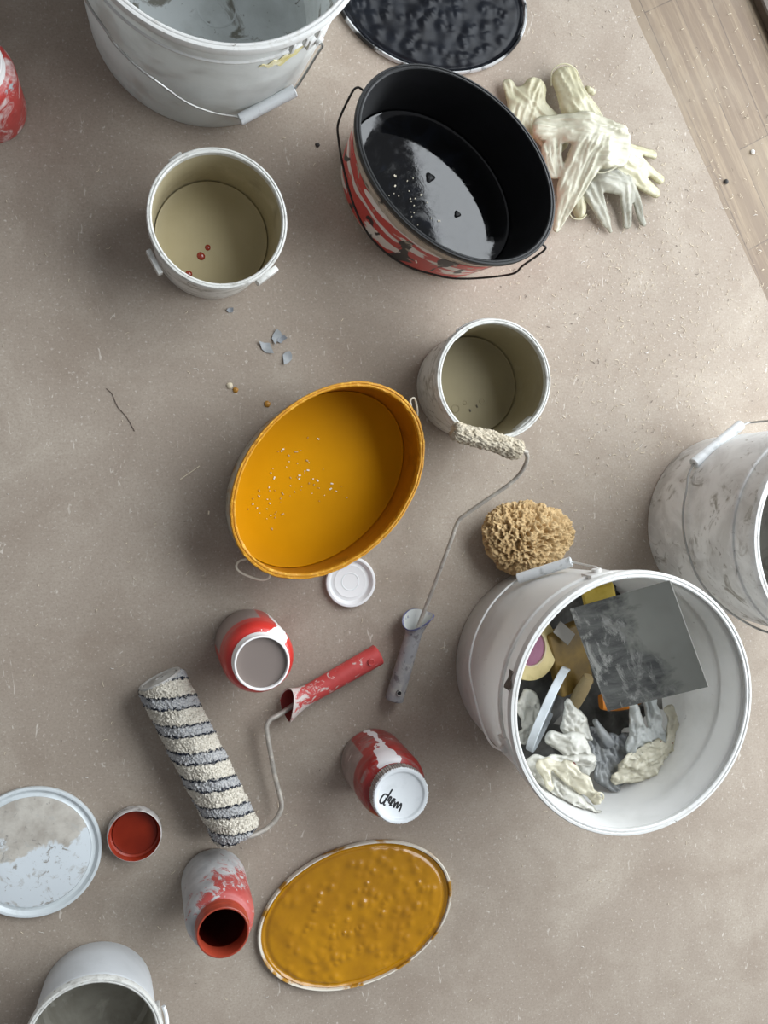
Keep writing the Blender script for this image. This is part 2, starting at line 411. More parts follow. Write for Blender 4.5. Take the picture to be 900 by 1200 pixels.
for (px, py, r) in ((235.5, 300, .0058), (243.5, 290, .0042), (221, 321, .005)):
    q = at(px, py, .031); b = lathe([(0, .0025), (r*.5, .0022), (r*.85, .0012), (r, 0), (0, 0)], 24, wob=lambda t, rr, z: (rr*.04*math.sin(2*t+px), 0))
    b.build('paint_drop', M_RED_DROP, pt).location = (q.x-B1[0], q.y-B1[1], .0301)
q = at(181, 307, .122); clip(p1, (q.x-B1[0], q.y-B1[1], .119), math.radians(208), .034, .016, .007, M_SILVER)
q = at(313, 328, .112); clip(p1, (q.x-B1[0]-.001, q.y-B1[1]+.005, .114), math.radians(-52), .034, .018, .008, M_SILVER)
q = at(203, 184, .115); clip(p1, (q.x-B1[0]+.003, q.y-B1[1]-.003, .117), math.radians(128), .02, .014, .006, M_SILVER)
B2 = (.4934, .1232)
p2, ro2 = bucket('paint_pail', 'small white pail of greyish paint with the mini roller leaning on its rim', B2, .087, .135, .905, M_PAIL, M_BEIGE2_IN, M_SILVER, 'small white pails', lip=.0042, wall=.0022, collar=(.108, .006, .0025))
pt = level(p2, ro2, .027, M_BEIGE2); pt['label'] = 'greyish beige paint'
clip(p2, (ro2(.115)*math.cos(2.25), ro2(.115)*math.sin(2.25), .117), 2.25, .034, .02, .008, M_SILVER)
clip(p2, (ro2(.115)*math.cos(2.25+PI), ro2(.115)*math.sin(2.25+PI), .117), 2.25+PI, .034, .02, .008, M_SILVER)
wire(p2, [(ro2(.12)*math.cos(a)+.0055*math.cos(a), ro2(.12)*math.sin(a)+.0055*math.sin(a), .124+.004*math.sin((a-2.1)*1.2)) for a in np.linspace(1.0, 2.25, 14)], .0014, M_WIRE)
for (px, py, r) in ((534, 479, .006), (565, 470, .004), (545, 472, .003)):
    q = at(px, py, .028); tb2 = tube([(r*math.cos(a), r*math.sin(a), 0) for a in np.linspace(0, 2*PI, 25)], .0006, 6, caps=False); tb2.build('bubble', M_BEIGE2, pt).location = (q.x-B2[0], q.y-B2[1], .0273)
for (px, py) in ((559, 476), (551, 481)):
    V, F = bevbox(.0022, .0045, .001, .0003, 1); q = at(px, py, .028); o = mesh('paint_fleck', V, F, plain('dark_fleck', '#4a4234', .6), pt); o.location = (q.x-B2[0], q.y-B2[1], .0276); o.rotation_euler = (0, 0, .4)
B3 = (-.0686, -.7701)
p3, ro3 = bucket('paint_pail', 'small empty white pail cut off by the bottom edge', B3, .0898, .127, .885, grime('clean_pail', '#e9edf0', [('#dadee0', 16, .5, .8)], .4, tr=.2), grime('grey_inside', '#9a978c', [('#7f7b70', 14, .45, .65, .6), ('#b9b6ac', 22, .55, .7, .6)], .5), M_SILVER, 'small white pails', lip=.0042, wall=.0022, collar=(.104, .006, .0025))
clip(p3, (ro3(.105)*math.cos(.16)+.002, ro3(.105)*math.sin(.16), .108), .16, .036, .022, .009, M_SILVER)
clip(p3, (-ro3(.105)*math.cos(.16), -ro3(.105)*math.sin(.16), .108), .16, .036, .022, .009, M_SILVER)
wire(p3, [((ro3(.108)+.012)*math.cos(a), (ro3(.108)+.012)*math.sin(a), .112+.01*math.sin((a-.3)*1)) for a in np.linspace(-.35, .32, 9)], .0028, M_WHITE)

# --- oval ochre tub
OC = (.2571, -.0195); OT = .78; OA, OB = .1584, .1144
M_OCHRE = NT('ochre_paint'); k = M_OCHRE
k.set('Base Color', k.mix(k.step(k.noise(7, 4), .35, .7), '#c68a00', '#bb8100')); k.set('Roughness', .5); k.set('Specular IOR Level', .06); k.bump(k.noise(28, 3), .08, .001); M_OCHRE = k.m
M_OCHRE_IN = grime('ochre_coated', '#a86e04', [('#8c5a04', 24, .5, .7, .5), ('#b97f10', 50, .6, .72)], .5, bump=(90, .25, .001))
M_OCHRE_RIM = grime('ochre_crust', '#c0850f', [('#dca833', 150, .54, .62, .5), ('#8a5c0c', 60, .62, .72)], .55, bump=(260, .6, .0015))
M_OCHRE_OUT = grime('ochre_dripped_tub', '#bdb7a8', [('#a9771a', 16, .45, .6, .8, (1, 1, .35)), ('#6b5a2e', 30, .55, .7, .8)], .5)
crust = lambda t, r, z: (.0011*mn.noise(Vector((math.cos(t)*40, math.sin(t)*40, z*300+r*200))), .0013*mn.noise(Vector((math.cos(t)*46, math.sin(t)*46, 7+z*90))) if z > .112 else 0)
oc, ro_o = bucket('paint_tub', 'oval tub full of ochre yellow paint in the middle of the sheet', OC, OA, .116, .985, M_OCHRE_OUT, M_OCHRE_IN, M_OCHRE_RIM, 'oval paint tubs', lip=.005, oval=OB/OA, rot=OT, collar=(.088, .006, .0025), rimw=crust)
pt = level(oc, ro_o, .024, M_OCHRE, sx=1, sy=OB/OA, rot=OT, wall=.0035); pt['label'] = 'ochre yellow paint'
b = B(); rr = random.Random(11)
for i in range(70):
    cx_, cy_ = rr.choice([(325, 575), (310, 590), (345, 560), (352, 535), (370, 570)]); px, py = rr.gauss(cx_, 16), rr.gauss(cy_, 14)
    q = at(px, py, .025); s = rr.choice([.0008, .001, .0014, .002]); V, F = bevbox(s*rr.uniform(1, 2.6), s, .0008, .0002, 1)
    b.add(xf(V, Matrix.Translation((q.x-OC[0], q.y-OC[1], .0248)) @ Matrix.Rotation(rr.uniform(0, 3), 4, 'Z')), F, rr.randint(0, 1))
o = b.build('plaster_specks', [plain('speck_white', '#e6dcc6', .7), plain('speck_tan', '#b9986b', .7)], pt); o['kind'] = 'stuff'; o['label'] = 'pale specks floating on the paint'
M_CREAMWIRE = plain('cream_wire', '#d9d2c0', .45)
def olocal(px, py, z): q = at(px, py, z); return (q.x-OC[0], q.y-OC[1], z)
wire(oc, [olocal(482, 478, .1), olocal(481, 469, .102), olocal(486, 467, .102), olocal(489, 480, .098), olocal(489, 489, .094)], .0015, M_CREAMWIRE)
wire(oc, [olocal(289, 655, .085), olocal(280, 658, .082), olocal(277, 665, .08), olocal(284, 672, .078), olocal(303, 679, .078), olocal(314, 678, .082), olocal(317, 672, .085)], .0016, M_CREAMWIRE)

# --- oval black tub
KC = (.4184, .4011); KT = .92-PI/2; KA, KB = .157, .1088; KHt = .19
kk = NT('black_paint'); f = kk.noise(34, 8, .7, 1.2); kk.set('Base Color', kk.mix(kk.step(kk.noise(26, 6, .7, .8), .5, .75), '#0a0b0d', '#181c24'))
kk.set('Roughness', kk.math('MULTIPLY', kk.step(f, .4, .75), .16)); kk.set('IOR', 1.5); kk.set('Coat Weight', .08); kk.set('Coat Roughness', .04); kk.bump(kk.noise(42, 5, .6, .8), .05, .001); M_BLACK = kk.m
M_BLACK_IN = plain('black_coated', '#0f0f10', .5, var=('#17171a', 30), bump=(40, .2))
M_BLACK_RIM = grime('black_rim', '#0f1011', [('#1c1d1f', 60, .5, .7), ('#6d675d', 110, .7, .76)], .5)
M_BLACK_OUT = grime('tub_bare_side', '#b9aa98', [('#26231f', 22, .55, .66, .8), ('#8d8270', 40, .52, .7)], .5)
bk, ro_k = bucket('paint_tub', 'oval red labelled tub of black paint beside the pile of gloves', KC, KA, KHt, .87, M_BLACK_OUT, M_BLACK_IN, M_BLACK_RIM, 'oval paint tubs', lip=.005, oval=KB/KA, rot=KT, collar=(.158, .007, .003))
pt = level(bk, ro_k, .067, M_BLACK, sx=1, sy=KB/KA, rot=KT, wall=.0035); pt['label'] = 'glossy black paint'
def label_mat():
    k = NT('red_label'); s = k.sep()
    c = k.mix(k.step(k.noise(13, 2, .4, 0, k.mapping((1, 1, 2.2), loc=(.02, .06, .05))), .52, .535), '#c23a33', '#e0d8d0')
    c = k.mix(k.step(k.noise(21, 3, .5, .8, k.mapping((1, 1, .45), loc=(2, 0, 1))), .60, .615), c, '#191919')     # black runs
    c = k.mix(k.step(k.noise(36, 5, .6, .5), .6, .66), c, '#a99f8d')
    k.set('Base Color', c); k.set('Roughness', .4); return k.m
wall_patch(ro_k, 0, 2*PI*.9999, lambda u: .012, lambda u: .138+.006*mn.noise(Vector((math.cos(u*2*PI)*5, math.sin(u*2*PI)*5, 0))), .0008, label_mat(), bk, 'label', n=128, oval=KB/KA, rot=KT, ni=9)
def klocal(px, py, z): q = at(px, py, z); return (q.x-KC[0], q.y-KC[1], z)
kw = [klocal(427, 107, .165), klocal(419, 102.5, .168), klocal(411.7, 110, .16), klocal(396.7, 143, .125), klocal(396.7, 163, .11), klocal(401, 190, .1), klocal(409, 223, .09), klocal(419, 251, .083), klocal(432, 275, .078), klocal(452, 296, .078), klocal(480, 313, .08),
      klocal(506, 321, .085), klocal(530, 326, .09), klocal(560, 326, .1), klocal(600, 321, .13), klocal(613, 311, .145), klocal(638, 293, .165), klocal(636, 287, .168), klocal(628, 286, .165)]
def push_out(p, ro, oval, rot, off):
    x, y, z = p; c, s = math.cos(-rot), math.sin(-rot); u, v = x*c-y*s, x*s+y*c
    rr = math.hypot(u, v/oval); r0 = ro(z)+off
    if rr < r0: g = r0/rr; u, v = u*g, v*g
    c, s = math.cos(rot), math.sin(rot); return (u*c-v*s, u*s+v*c, z)
kw = [kw[0]]+[push_out(p, ro_k, KB/KA, KT, .005) for p in kw[1:-1]]+[kw[-1]]
wire(bk, kw, .0016, M_WIRED)
b = B(); rr = random.Random(5)
for i in range(26):
    px, py = rr.gauss(478, 13), rr.gauss(236, 26)
    q = at(px, py, .068); s = rr.choice([.0012, .0016, .0024]); V, F = bevbox(s*rr.uniform(1, 1.8), s, .0009, .0003, 1)
    b.add(xf(V, Matrix.Translation((q.x-KC[0], q.y-KC[1], .068)) @ Matrix.Rotation(rr.uniform(0, 3), 4, 'Z')), F)
o = b.build('plaster_specks', [plain('speck_white', '#e6dcc6', .7)], pt); o['kind'] = 'stuff'
for (px, py, r) in ((504, 208, .007), (536, 251, .005)):
    q = at(px, py, .068); lathe([(0, .0025), (r*.6, .0022), (r, 0), (0, 0)], 16, wob=lambda t, rr_, z: (rr_*.2*math.sin(3*t+px), 0)).build('paint_lump', M_BLACK_IN, pt).location = (q.x-KC[0], q.y-KC[1], .0675)

# ------------------------------------------------------------------ lids
def oval_lid(name, label, c, a, b_, rot, m_rim, m_paint, group, lumps, amp, seed, freq, pname):
    t = thing(name, label, 'lid', (c[0], c[1], 0), (0, 0, 0), group); s = b_/a
    lathe([(a-.016, .001), (a-.004, 0), (a, .003), (a, .009), (a-.0015, .011), (a-.004, .0105), (a-.0055, .0045), (a-.010, .003), (a-.016, .003)], 128, 1, s, rot, close=True).build('lid_rim', m_rim, t)
    # the wet paint skin on the lid: polar grid with lumps
    nr, na = 70, 200; V = []; F = []
    rng = random.Random(seed); L = [(rng.uniform(-1, 1)*a*.85, rng.uniform(-1, 1)*b_*.85, rng.uniform(.004, .008), rng.uniform(.25, 1)) for _ in range(lumps)]
    LA = np.array(L)
    for i in range(nr+1):
        r = (a-.0048)*i/nr
        for j in range(na):
            w = 2*PI*j/na; x, y = r*math.cos(w), r*s*math.sin(w)
            z = .0075+amp*.5*mn.noise(Vector((x*freq, y*freq, seed)))
            d2 = (x-LA[:, 0])**2+(y-LA[:, 1])**2; z += amp*float(np.max(LA[:, 3]*np.exp(-d2/(LA[:, 2]**2))))*1.2
            e = (a-.0048)-r
            if e < .014: z += -.0025*math.exp(-((e-.007)/.0035)**2)+.0012*math.exp(-(e/.003)**2)
            V.append((x*math.cos(rot)-y*math.sin(rot), x*math.sin(rot)+y*math.cos(rot), z if e > 1e-5 else .006))
    F = [(i*na+j, i*na+(j+1) % na, (i+1)*na+(j+1) % na, (i+1)*na+j) for i in range(nr) for j in range(na)]
    o = mesh(pname, V, F, m_paint, t, angle=80); o['label'] = label.split(' ', 1)[0]+' paint skin'
    return t
M_OCHRE_WET = plain('wet_ochre', '#b07b02', .25, var=('#9c6a02', 20), coat=.2)
oval_lid('tub_lid', 'oval lid coated in bubbly ochre paint beside the empty jar', (.3196, -.6983), .1567, .1119, .24, grime('ochre_smeared_rim', '#d6d0c2', [('#a9791e', 20, .5, .58, .6), ('#6d4a10', 45, .64, .7)], .45), M_OCHRE_WET, 'oval tub lids', 190, .0026, 3, 30, 'paint_skin')
M_BLACK_WET = plain('wet_black', '#101115', .34, var=('#1a1d23', 40), coat=0, spec=.16)
oval_lid('tub_lid', 'oval lid coated in lumpy black paint behind the black tub', (.4393, .7071), .1534, .1096, -1.65+PI/2, grime('black_smeared_rim', '#b9bbbb', [('#17181a', 24, .48, .55, .6)], .4), M_BLACK_WET, 'oval tub lids', 200, .0024, 8, 60, 'paint_skin')

def round_lid(name, label, c, R, h, mat, m_in=None, group=None, zc=.004):
    t = thing(name, label, 'lid', (c[0], c[1], 0), (0, 0, 0), group)
    lathe([(0, 0), (R*.9, 0), (R-.001, .001), (R, h*.5), (R-.0006, h), (R-.002, h+.0004), (R-.0045, h), (R-.006, zc+.001), (R-.009, zc-.0015), (R-.0125, zc-.001), (R-.0145, zc+.0005)] + ([(R*.5, zc), (0, zc)] if not m_in else [(R-.0145, zc-.001), (0, zc-.001)]), 96).build('lid_body', mat, t)
    if m_in: lathe([(0, zc+.0006), (R*.4, zc+.0006), (R-.017, zc+.0006), (R-.0147, zc), (R-.0147, zc-.001), (0, zc-.001)], 96).build('dried_paint', m_in, t)
    return t
def splat_mat():
    k = NT('dried_white_paint'); s = k.sep(k.mapping((1, 1, 1)))
    n1 = k.math('ADD', k.math('MULTIPLY', k.math('SUBTRACT', k.noise(9, 3, .5, .6), .5), 1.6), k.noise(22, 6, .62, .4)); edge_ = k.math('ADD', k.math('MULTIPLY', s[1], -9.0), k.math('MULTIPLY', s[0], 4.0))
    edge_ = k.math('ADD', edge_, n1)
    c = k.mix(k.step(edge_, .34, .40), k.mix(k.step(k.noise(38, 5, .6), .4, .65), '#bdb8ae', '#a39c92'), '#cdd4d8')
    c = k.mix(k.step(k.noise(75, 6, .65, 1.2), .60, .66), c, '#8f8b84')
    c = k.mix(k.step(k.noise(40, 6, .7, 1.0, k.mapping((1, 1, 1), loc=(3, 3, 0))), .56, .68), c, '#aaa8a2')
    k.set('Base Color', c); k.set('Roughness', .5); k.bump(k.noise(60, 5), .2, .001); return k.m
round_lid('bucket_lid', 'round white bucket lid streaked with dried paint at the left edge', (-.1533, -.5487), .0946, .009, grime('lid_plastic', '#ccd3d5', [('#a9adac', 24, .55, .75)], .35), splat_mat(), zc=.006)
sl = round_lid('jar_lid', 'small clean white jar lid beside the ochre tub', (.3105, -.1769), .0389, .010, plain('bright_white_plastic', '#e2e1e1', .4), zc=.0035)
lathe([(.012, .0034), (.0125, .004), (.0138, .004), (.0143, .0034)], 40, close=True).build('moulded_ring', M_WHITE, sl)

# red-painted cap, upturned
rc = thing('jar_cap', 'upturned white jar cap with red-brown paint inside beside the round lid', 'cap', (-.0129, -.5345, 0))
R_ = .0385
b = lathe([(0, 0), (R_-.003, 0), (R_, .002), (R_, .018), (R_-.001, .02), (R_-.0016, .0203), (R_-.0022, .0195), (R_-.0032, .008), (R_-.008, .0035), (0, .0035)], 120, mids=[0]*5+[1]*4, wob=lambda t, r, z: (.0004*math.copysign(1, math.sin(60*t)) if .001 < z < .018 and r > R_-.0003 else 0, 0))
b.build('cap_body', [grime('grey_white_cap', '#cbc6c2', [('#8c8580', 60, .5, .65), ('#9a4a3c', 30, .68, .72)], .5), plain('red_brown_inside', '#9c3520', .35, var=('#7c2816', 30))], rc)
lathe([(0, .0062), (R_*.55, .0062), (R_-.0095, .0062), (R_-.0072, .007), (R_-.0065, .006), (0, .004)], 64).build('red_paint', plain('red_brown_liquid', '#7b2410', .3, spec=.25, var=('#6a1c0c', 25)), rc)

# ------------------------------------------------------------------ jars
M_JAR_RED = grime('red_jar_plastic', '#b3352f', [('#8c2622', 12, .5, .7), ('#c9544d', 26, .62, .74)], .3)
def jar(label, c, lid_kind, m_body, m_neck, m_in, rz=0, h=.165, Rb=.050, Rm=.0376, group='red paint jars'):
    t = thing('paint_jar', label, 'jar', (c[0], c[1], 0), (0, 0, rz), group)
    wall = .0018; zs = h*.70
    out = [(0, .002), (Rb*.6, .002), (Rb-.010, 0), (Rb-.004, .0008), (Rb-.0008, .005), (Rb, .011), (Rb, zs*.5), (Rb, zs-.012), (Rb-.0006, zs-.006)]
    for i in range(1, 9):
        a = i/8*PI/2; out.append((Rm+.0008+(Rb-Rm-.0008)*math.cos(a)**.9, zs-.006+(h-.026-zs+.006)*math.sin(a)))
    out += [(Rm-.0004, h-.024)]
    inner = [(Rm-.0032, h-.024)]+[(max(r-wall, 0), z+(.0015 if z < .01 else 0)) for r, z in out[::-1][1:]]
    inner[-1] = (0, .004)
    b = lathe(out+inner, 96, mids=[0]*(len(out)-1)+[1]*len(inner)); b.build('jar_body', [m_body, m_in], t, angle=50)
    if lid_kind != 'lid':
        th = lathe([(Rm-.0032, h-.026), (Rm-.0004, h-.026), (Rm-.0004, h-.021), (Rm+.001, h-.02), (Rm-.0002, h-.017), (Rm-.0002, h-.013), (Rm+.001, h-.012), (Rm-.0002, h-.009), (Rm-.0004, h-.004), (Rm-.0006, h-.0006), (Rm-.0014, h), (Rm-.0028, h), (Rm-.0034, h-.001)], 96, close=True)
        th.build('neck', m_neck, t)
    return t
# open jar filled with grey-brown paint
def jar1_mat():
    k = NT('red_jar_with_white_run'); s = k.sep()
    ang_ = k.math('ARCTAN2', s[1], s[0])
    base = k.mix(k.step(k.noise(14, 5), .45, .7), '#c1342d', '#a82a25')
    lab = k.math('MULTIPLY', k.step(s[2], .092, .088), k.step(k.math('ABSOLUTE', k.math('SUBTRACT', ang_, 2.75)), 1.35, 1.3))
    c = k.mix(k.math('MULTIPLY', lab, .9), base, '#8d8681')
    wv = k.math('MULTIPLY', k.math('SUBTRACT', k.noise(26, 4, .6, .3, k.mapping((1, 1, .45))), .5), 1.6)
    dd = k.math('ABSOLUTE', k.math('SUBTRACT', k.math('ADD', ang_, wv), .95))
    wid = k.math('ADD', k.math('MULTIPLY', k.step(s[2], .09, .14), .28), .16)
    c = k.mix(k.math('LESS_THAN', dd, wid), c, '#e9e7e4')
    c = k.mix(k.step(k.noise(34, 4, .5, .5, k.mapping((1, 1, 1), loc=(5, 0, 0))), .71, .72), c, '#e6e3df')
    k.set('Base Color', c); k.set('Roughness', .28); return k.m
M_WN = grime('white_painted_neck', '#eceae8', [('#c9c6c2', 30, .6, .75)], .35)
JM = jar1_mat()
j1 = jar('open red jar with white drip, filled with flat taupe paint', (.155, -.2621), 'open', JM, M_WN, plain('taupe_inside', '#6f6660', .5), h=.163)
o = lathe([(0, .156), (.02, .156), (.0332, .156), (.034, .1568), (.034, .15), (0, .15)], 64).build('paint', plain('taupe_paint', '#776c66', .38, coat=.1), j1); o['label'] = 'taupe paint'
# jar with the marked white lid
def jar2_mat():
    k = NT('red_jar_scuffed'); s = k.sep()
    ang_ = k.math('ARCTAN2', s[1], s[0])
    c = k.mix(k.step(k.noise(16, 6, .6, .5), .4, .62), '#ab302c', '#832421')
    c = k.mix(k.math('MULTIPLY', k.step(k.noise(30, 7, .7, 1.0, k.mapping((1, 1, 2.5))), .5, .64), .75), c, '#8d7a76')
    lab = k.math('MULTIPLY', k.step(s[2], .094, .09), k.step(k.math('ABSOLUTE', k.math('SUBTRACT', k.math('ABSOLUTE', ang_), 2.95)), .62, .58))
    c = k.mix(k.math('MULTIPLY', lab, .9), c, k.mix(k.step(k.noise(40, 5), .45, .65), '#867d77', '#a49b95'))
    wv = k.math('MULTIPLY', k.math('SUBTRACT', k.noise(38, 4, .6, .3, k.mapping((1, 1, .5))), .5), .9)
    dd = k.math('ABSOLUTE', k.math('SUBTRACT', k.math('ADD', ang_, wv), 1.75))
    wid = k.math('ADD', k.math('MULTIPLY', k.step(s[2], .095, .135), .3), .1)
    c = k.mix(k.math('LESS_THAN', dd, wid), c, '#e2dede')
    c = k.mix(k.step(k.noise(55, 5, .6, .5, k.mapping((1, 1, 1), loc=(5, 0, 0))), .68, .7), c, '#d6cfcd')
    k.set('Base Color', c); k.set('Roughness', .32); return k.m
JC2 = (.345, -.4562)
j2 = jar('red jar closed with a white lid marked weep', JC2, 'lid', jar2_mat(), M_WN, M_JAR_RED, h=.163)
Rl = .0399
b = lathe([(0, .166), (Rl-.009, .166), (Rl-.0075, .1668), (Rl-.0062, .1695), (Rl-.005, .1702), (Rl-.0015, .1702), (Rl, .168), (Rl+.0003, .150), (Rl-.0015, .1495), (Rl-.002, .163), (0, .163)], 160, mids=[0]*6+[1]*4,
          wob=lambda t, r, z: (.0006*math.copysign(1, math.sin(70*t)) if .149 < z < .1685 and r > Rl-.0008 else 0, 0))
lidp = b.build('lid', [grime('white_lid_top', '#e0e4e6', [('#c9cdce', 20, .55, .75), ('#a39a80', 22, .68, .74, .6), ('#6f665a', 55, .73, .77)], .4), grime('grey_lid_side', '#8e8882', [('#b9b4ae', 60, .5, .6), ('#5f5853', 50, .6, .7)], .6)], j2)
M_INK = plain('black_marker_ink', '#17171c', .6)
strokes = [[(-.0115, .0094), (-.018, -.0007), (-.0239, -.0097), (-.0215, -.012)],
           [(-.0169, .0008), (-.0223, .0034), (-.0271, -.0009), (-.0293, -.0065), (-.0271, -.0089), (-.0228, -.0066), (-.0201, -.0015)],
           [(-.0185, -.0065), (-.0147, -.001), (-.0131, -.0027), (-.0164, -.0083), (-.0136, -.0106)],
           [(-.0158, -.0131), (-.0115, -.0087), (-.0077, -.0059), (-.0093, -.0041), (-.012, -.0065), (-.0142, -.0116), (-.012, -.0134)],
           [(-.0077, -.008), (-.0099, -.0168), (-.0061, -.0113), (-.0033, -.01), (-.0055, -.0178), (-.0012, -.0139), (.0013, -.012), (.0007, -.0173), (-.0026, -.0239)]]
b = B()
for s in strokes:
    P = spline([(x, y, .1661) for x, y in s], 6); tube(P, .0012, 6, b=b, ry=.0002)
o = b.build('handwriting', M_INK, lidp); o['label'] = 'black handwritten word weep'
# empty jar, mouth open
def jar3_mat():
    k = NT('white_smeared_red_jar'); s = k.sep()
    c = k.mix(k.step(k.noise(20, 5), .45, .7), '#a5443f', '#b4605a')
    zf = k.math('MULTIPLY', k.math('SUBTRACT', .118, s[2]), 1.5); zf = k.math('SUBTRACT', zf, k.math('MULTIPLY', s[0], 2.2))
    n = k.math('ADD', k.noise(42, 8, .74, 1.4), zf)
    c = k.mix(k.step(n, .46, .52), c, k.mix(k.step(k.noise(30, 5), .4, .7), '#bdbdbc', '#9c9d9e'))
    c = k.mix(k.step(k.noise(70, 5, .6, 1.0, k.mapping((1, 1, 1), loc=(3, 1, 0))), .66, .7), c, '#7f3a38')
    c = k.mix(k.step(k.noise(26, 5, .6, .5, k.mapping((1, 1, 1), loc=(8, 1, 2))), .66, .72), c, '#5e4a45')
    k.set('Base Color', c); k.set('Roughness', .45); return k.m
J3M = jar3_mat()
j3 = jar('open empty red jar smeared with white paint touching the ochre lid', (.0999, -.6173), 'open', J3M, grime('orange_red_neck', '#963a27', [('#7f2d1e', 30, .5, .7)], .35), plain('dark_red_inside', '#6b1d12', .35, coat=.2), h=.172, Rb=.0475, Rm=.0352)
jar('red and white smeared jar cut off by the left edge', (-.191, .486), 'open', grime('white_smeared_bright_red', '#b2403c', [('#d9c9c6', 24, .5, .62, 1.2), ('#8e2c29', 18, .55, .7), ('#a8b0b3', 20, .64, .67, .8)], .4), M_WN, plain('dark_red_inside', '#6b1d12', .35), rz=2.2, h=.165, Rb=.0485)

# ------------------------------------------------------------------ sponge
def sponge():
    t = thing('sea_sponge', 'round brown natural sea sponge beside the big full bucket', 'sponge', (.586, -.114, 0))
    bm = bmesh.new(); bmesh.ops.create_icosphere(bm, subdivisions=7, radius=1)
    for v in bm.verts:
        p = v.co.copy(); az = math.atan2(p.y, p.x)
        lump = 1+.07*mn.noise(p*1.7+Vector((3, 1, 0)))+.05*mn.noise(p*3.5)
        q = Vector((p.x*.077*lump, p.y*.058*lump, p.z*.036*lump))
        q.x += .006*math.sin(2*az+.6); 
        w = q*(1/.0092)+Vector((mn.noise(q*140), mn.noise(q*140+Vector((9, 0, 0))), mn.noise(q*140+Vector((0, 9, 0)))))*.45
        d = mn.voronoi(w)[0]
        pit = max(0, 1-d[0]/.52); d2 = mn.voronoi(q*(1/.0036)+Vector((4, 4, 4)))[0]
        pit2 = max(0, 1-d2[0]/.55)
        dep = .0165*pit**.7+.004*pit2-.003*mn.noise(q*240)
        v.co = q-p*dep
    bm.normal_update()
    mn_z = min(v.co.z for v in bm.verts)
    for v in bm.verts:
        v.co.z = max(v.co.z-mn_z-.006, 0)
        dx, dy = v.co.x+.586-BC[0], v.co.y-.114-BC[1]; r = math.hypot(dx, dy); lim = ro_b(v.co.z)+.002      # squashed where it touches the bucket
        if r < lim: v.co.x += dx*(lim/r-1); v.co.y += dy*(lim/r-1)
    V = [v.co.copy() for v in bm.verts]; F = [[x.index for x in f.verts] for f in bm.faces]; bm.free()
    k = NT('sponge_fibre'); c = k.mix(k.step(k.noise(45, 5), .4, .65), '#c6ab80', '#a88a5f')
    c = k.mix(k.math('MULTIPLY', k.step(k.noise(120, 4), .55, .8), .5), c, '#dcc59c'); k.set('Base Color', c); k.set('Roughness', .9); k.set('Specular IOR Level', .2)
    k.bump(k.noise(600, 3), .4, .0008)
    mesh('sponge_body', V, F, k.m, t, angle=180)
sponge()

# ------------------------------------------------------------------ rollers
def nap(parent, p0, p1, r, mat, amp, freq, name, nv=220, na=150, seed=0, stretch=1.0, endr=.35):
    """fuzzy roller cover along p0-p1 (object space of the part is its own axis frame)"""
    p0, p1 = Vector(p0), Vector(p1); ax = p1-p0; L = ax.length; V = []
    rows = [(-.0001, .0), (-.0001, endr)]+[(i/nv, 1) for i in range(nv+1)]+[(1.0001, endr), (1.0001, 0)]
    for (u, f) in rows:
        for j in range(na):
            w = 2*PI*j/na; z = u*L; e = min(u, 1-u)*L
            rr = r*f
            if f == 1:
                rr = r-(.004*max(0, 1-max(e, 0)/.006)**2)
                q = Vector((math.cos(w)*r, math.sin(w)*r, z*stretch))
                n = mn.noise(q*freq+Vector((seed, 0, 0)))*.6+mn.noise(q*freq*2.3+Vector((seed, 5, 0)))*.4+.5*mn.noise(q*60)
                rr += amp*n
            V.append((math.cos(w)*rr, math.sin(w)*rr, z+(amp*.7*mn.noise(Vector((math.cos(w)*r, math.sin(w)*r, z))*freq*1.3) if f == 1 else 0)))
    n = len(rows); F = [(i*na+j, i*na+(j+1) % na, (i+1)*na+(j+1) % na, (i+1)*na+j) for i in range(n-1) for j in range(na)]
    o = mesh(name, V, F, mat, parent, angle=180)
    m = ax.to_track_quat('Z', 'Y').to_matrix().to_4x4(); m.translation = p0; o.matrix_local = m
    return o
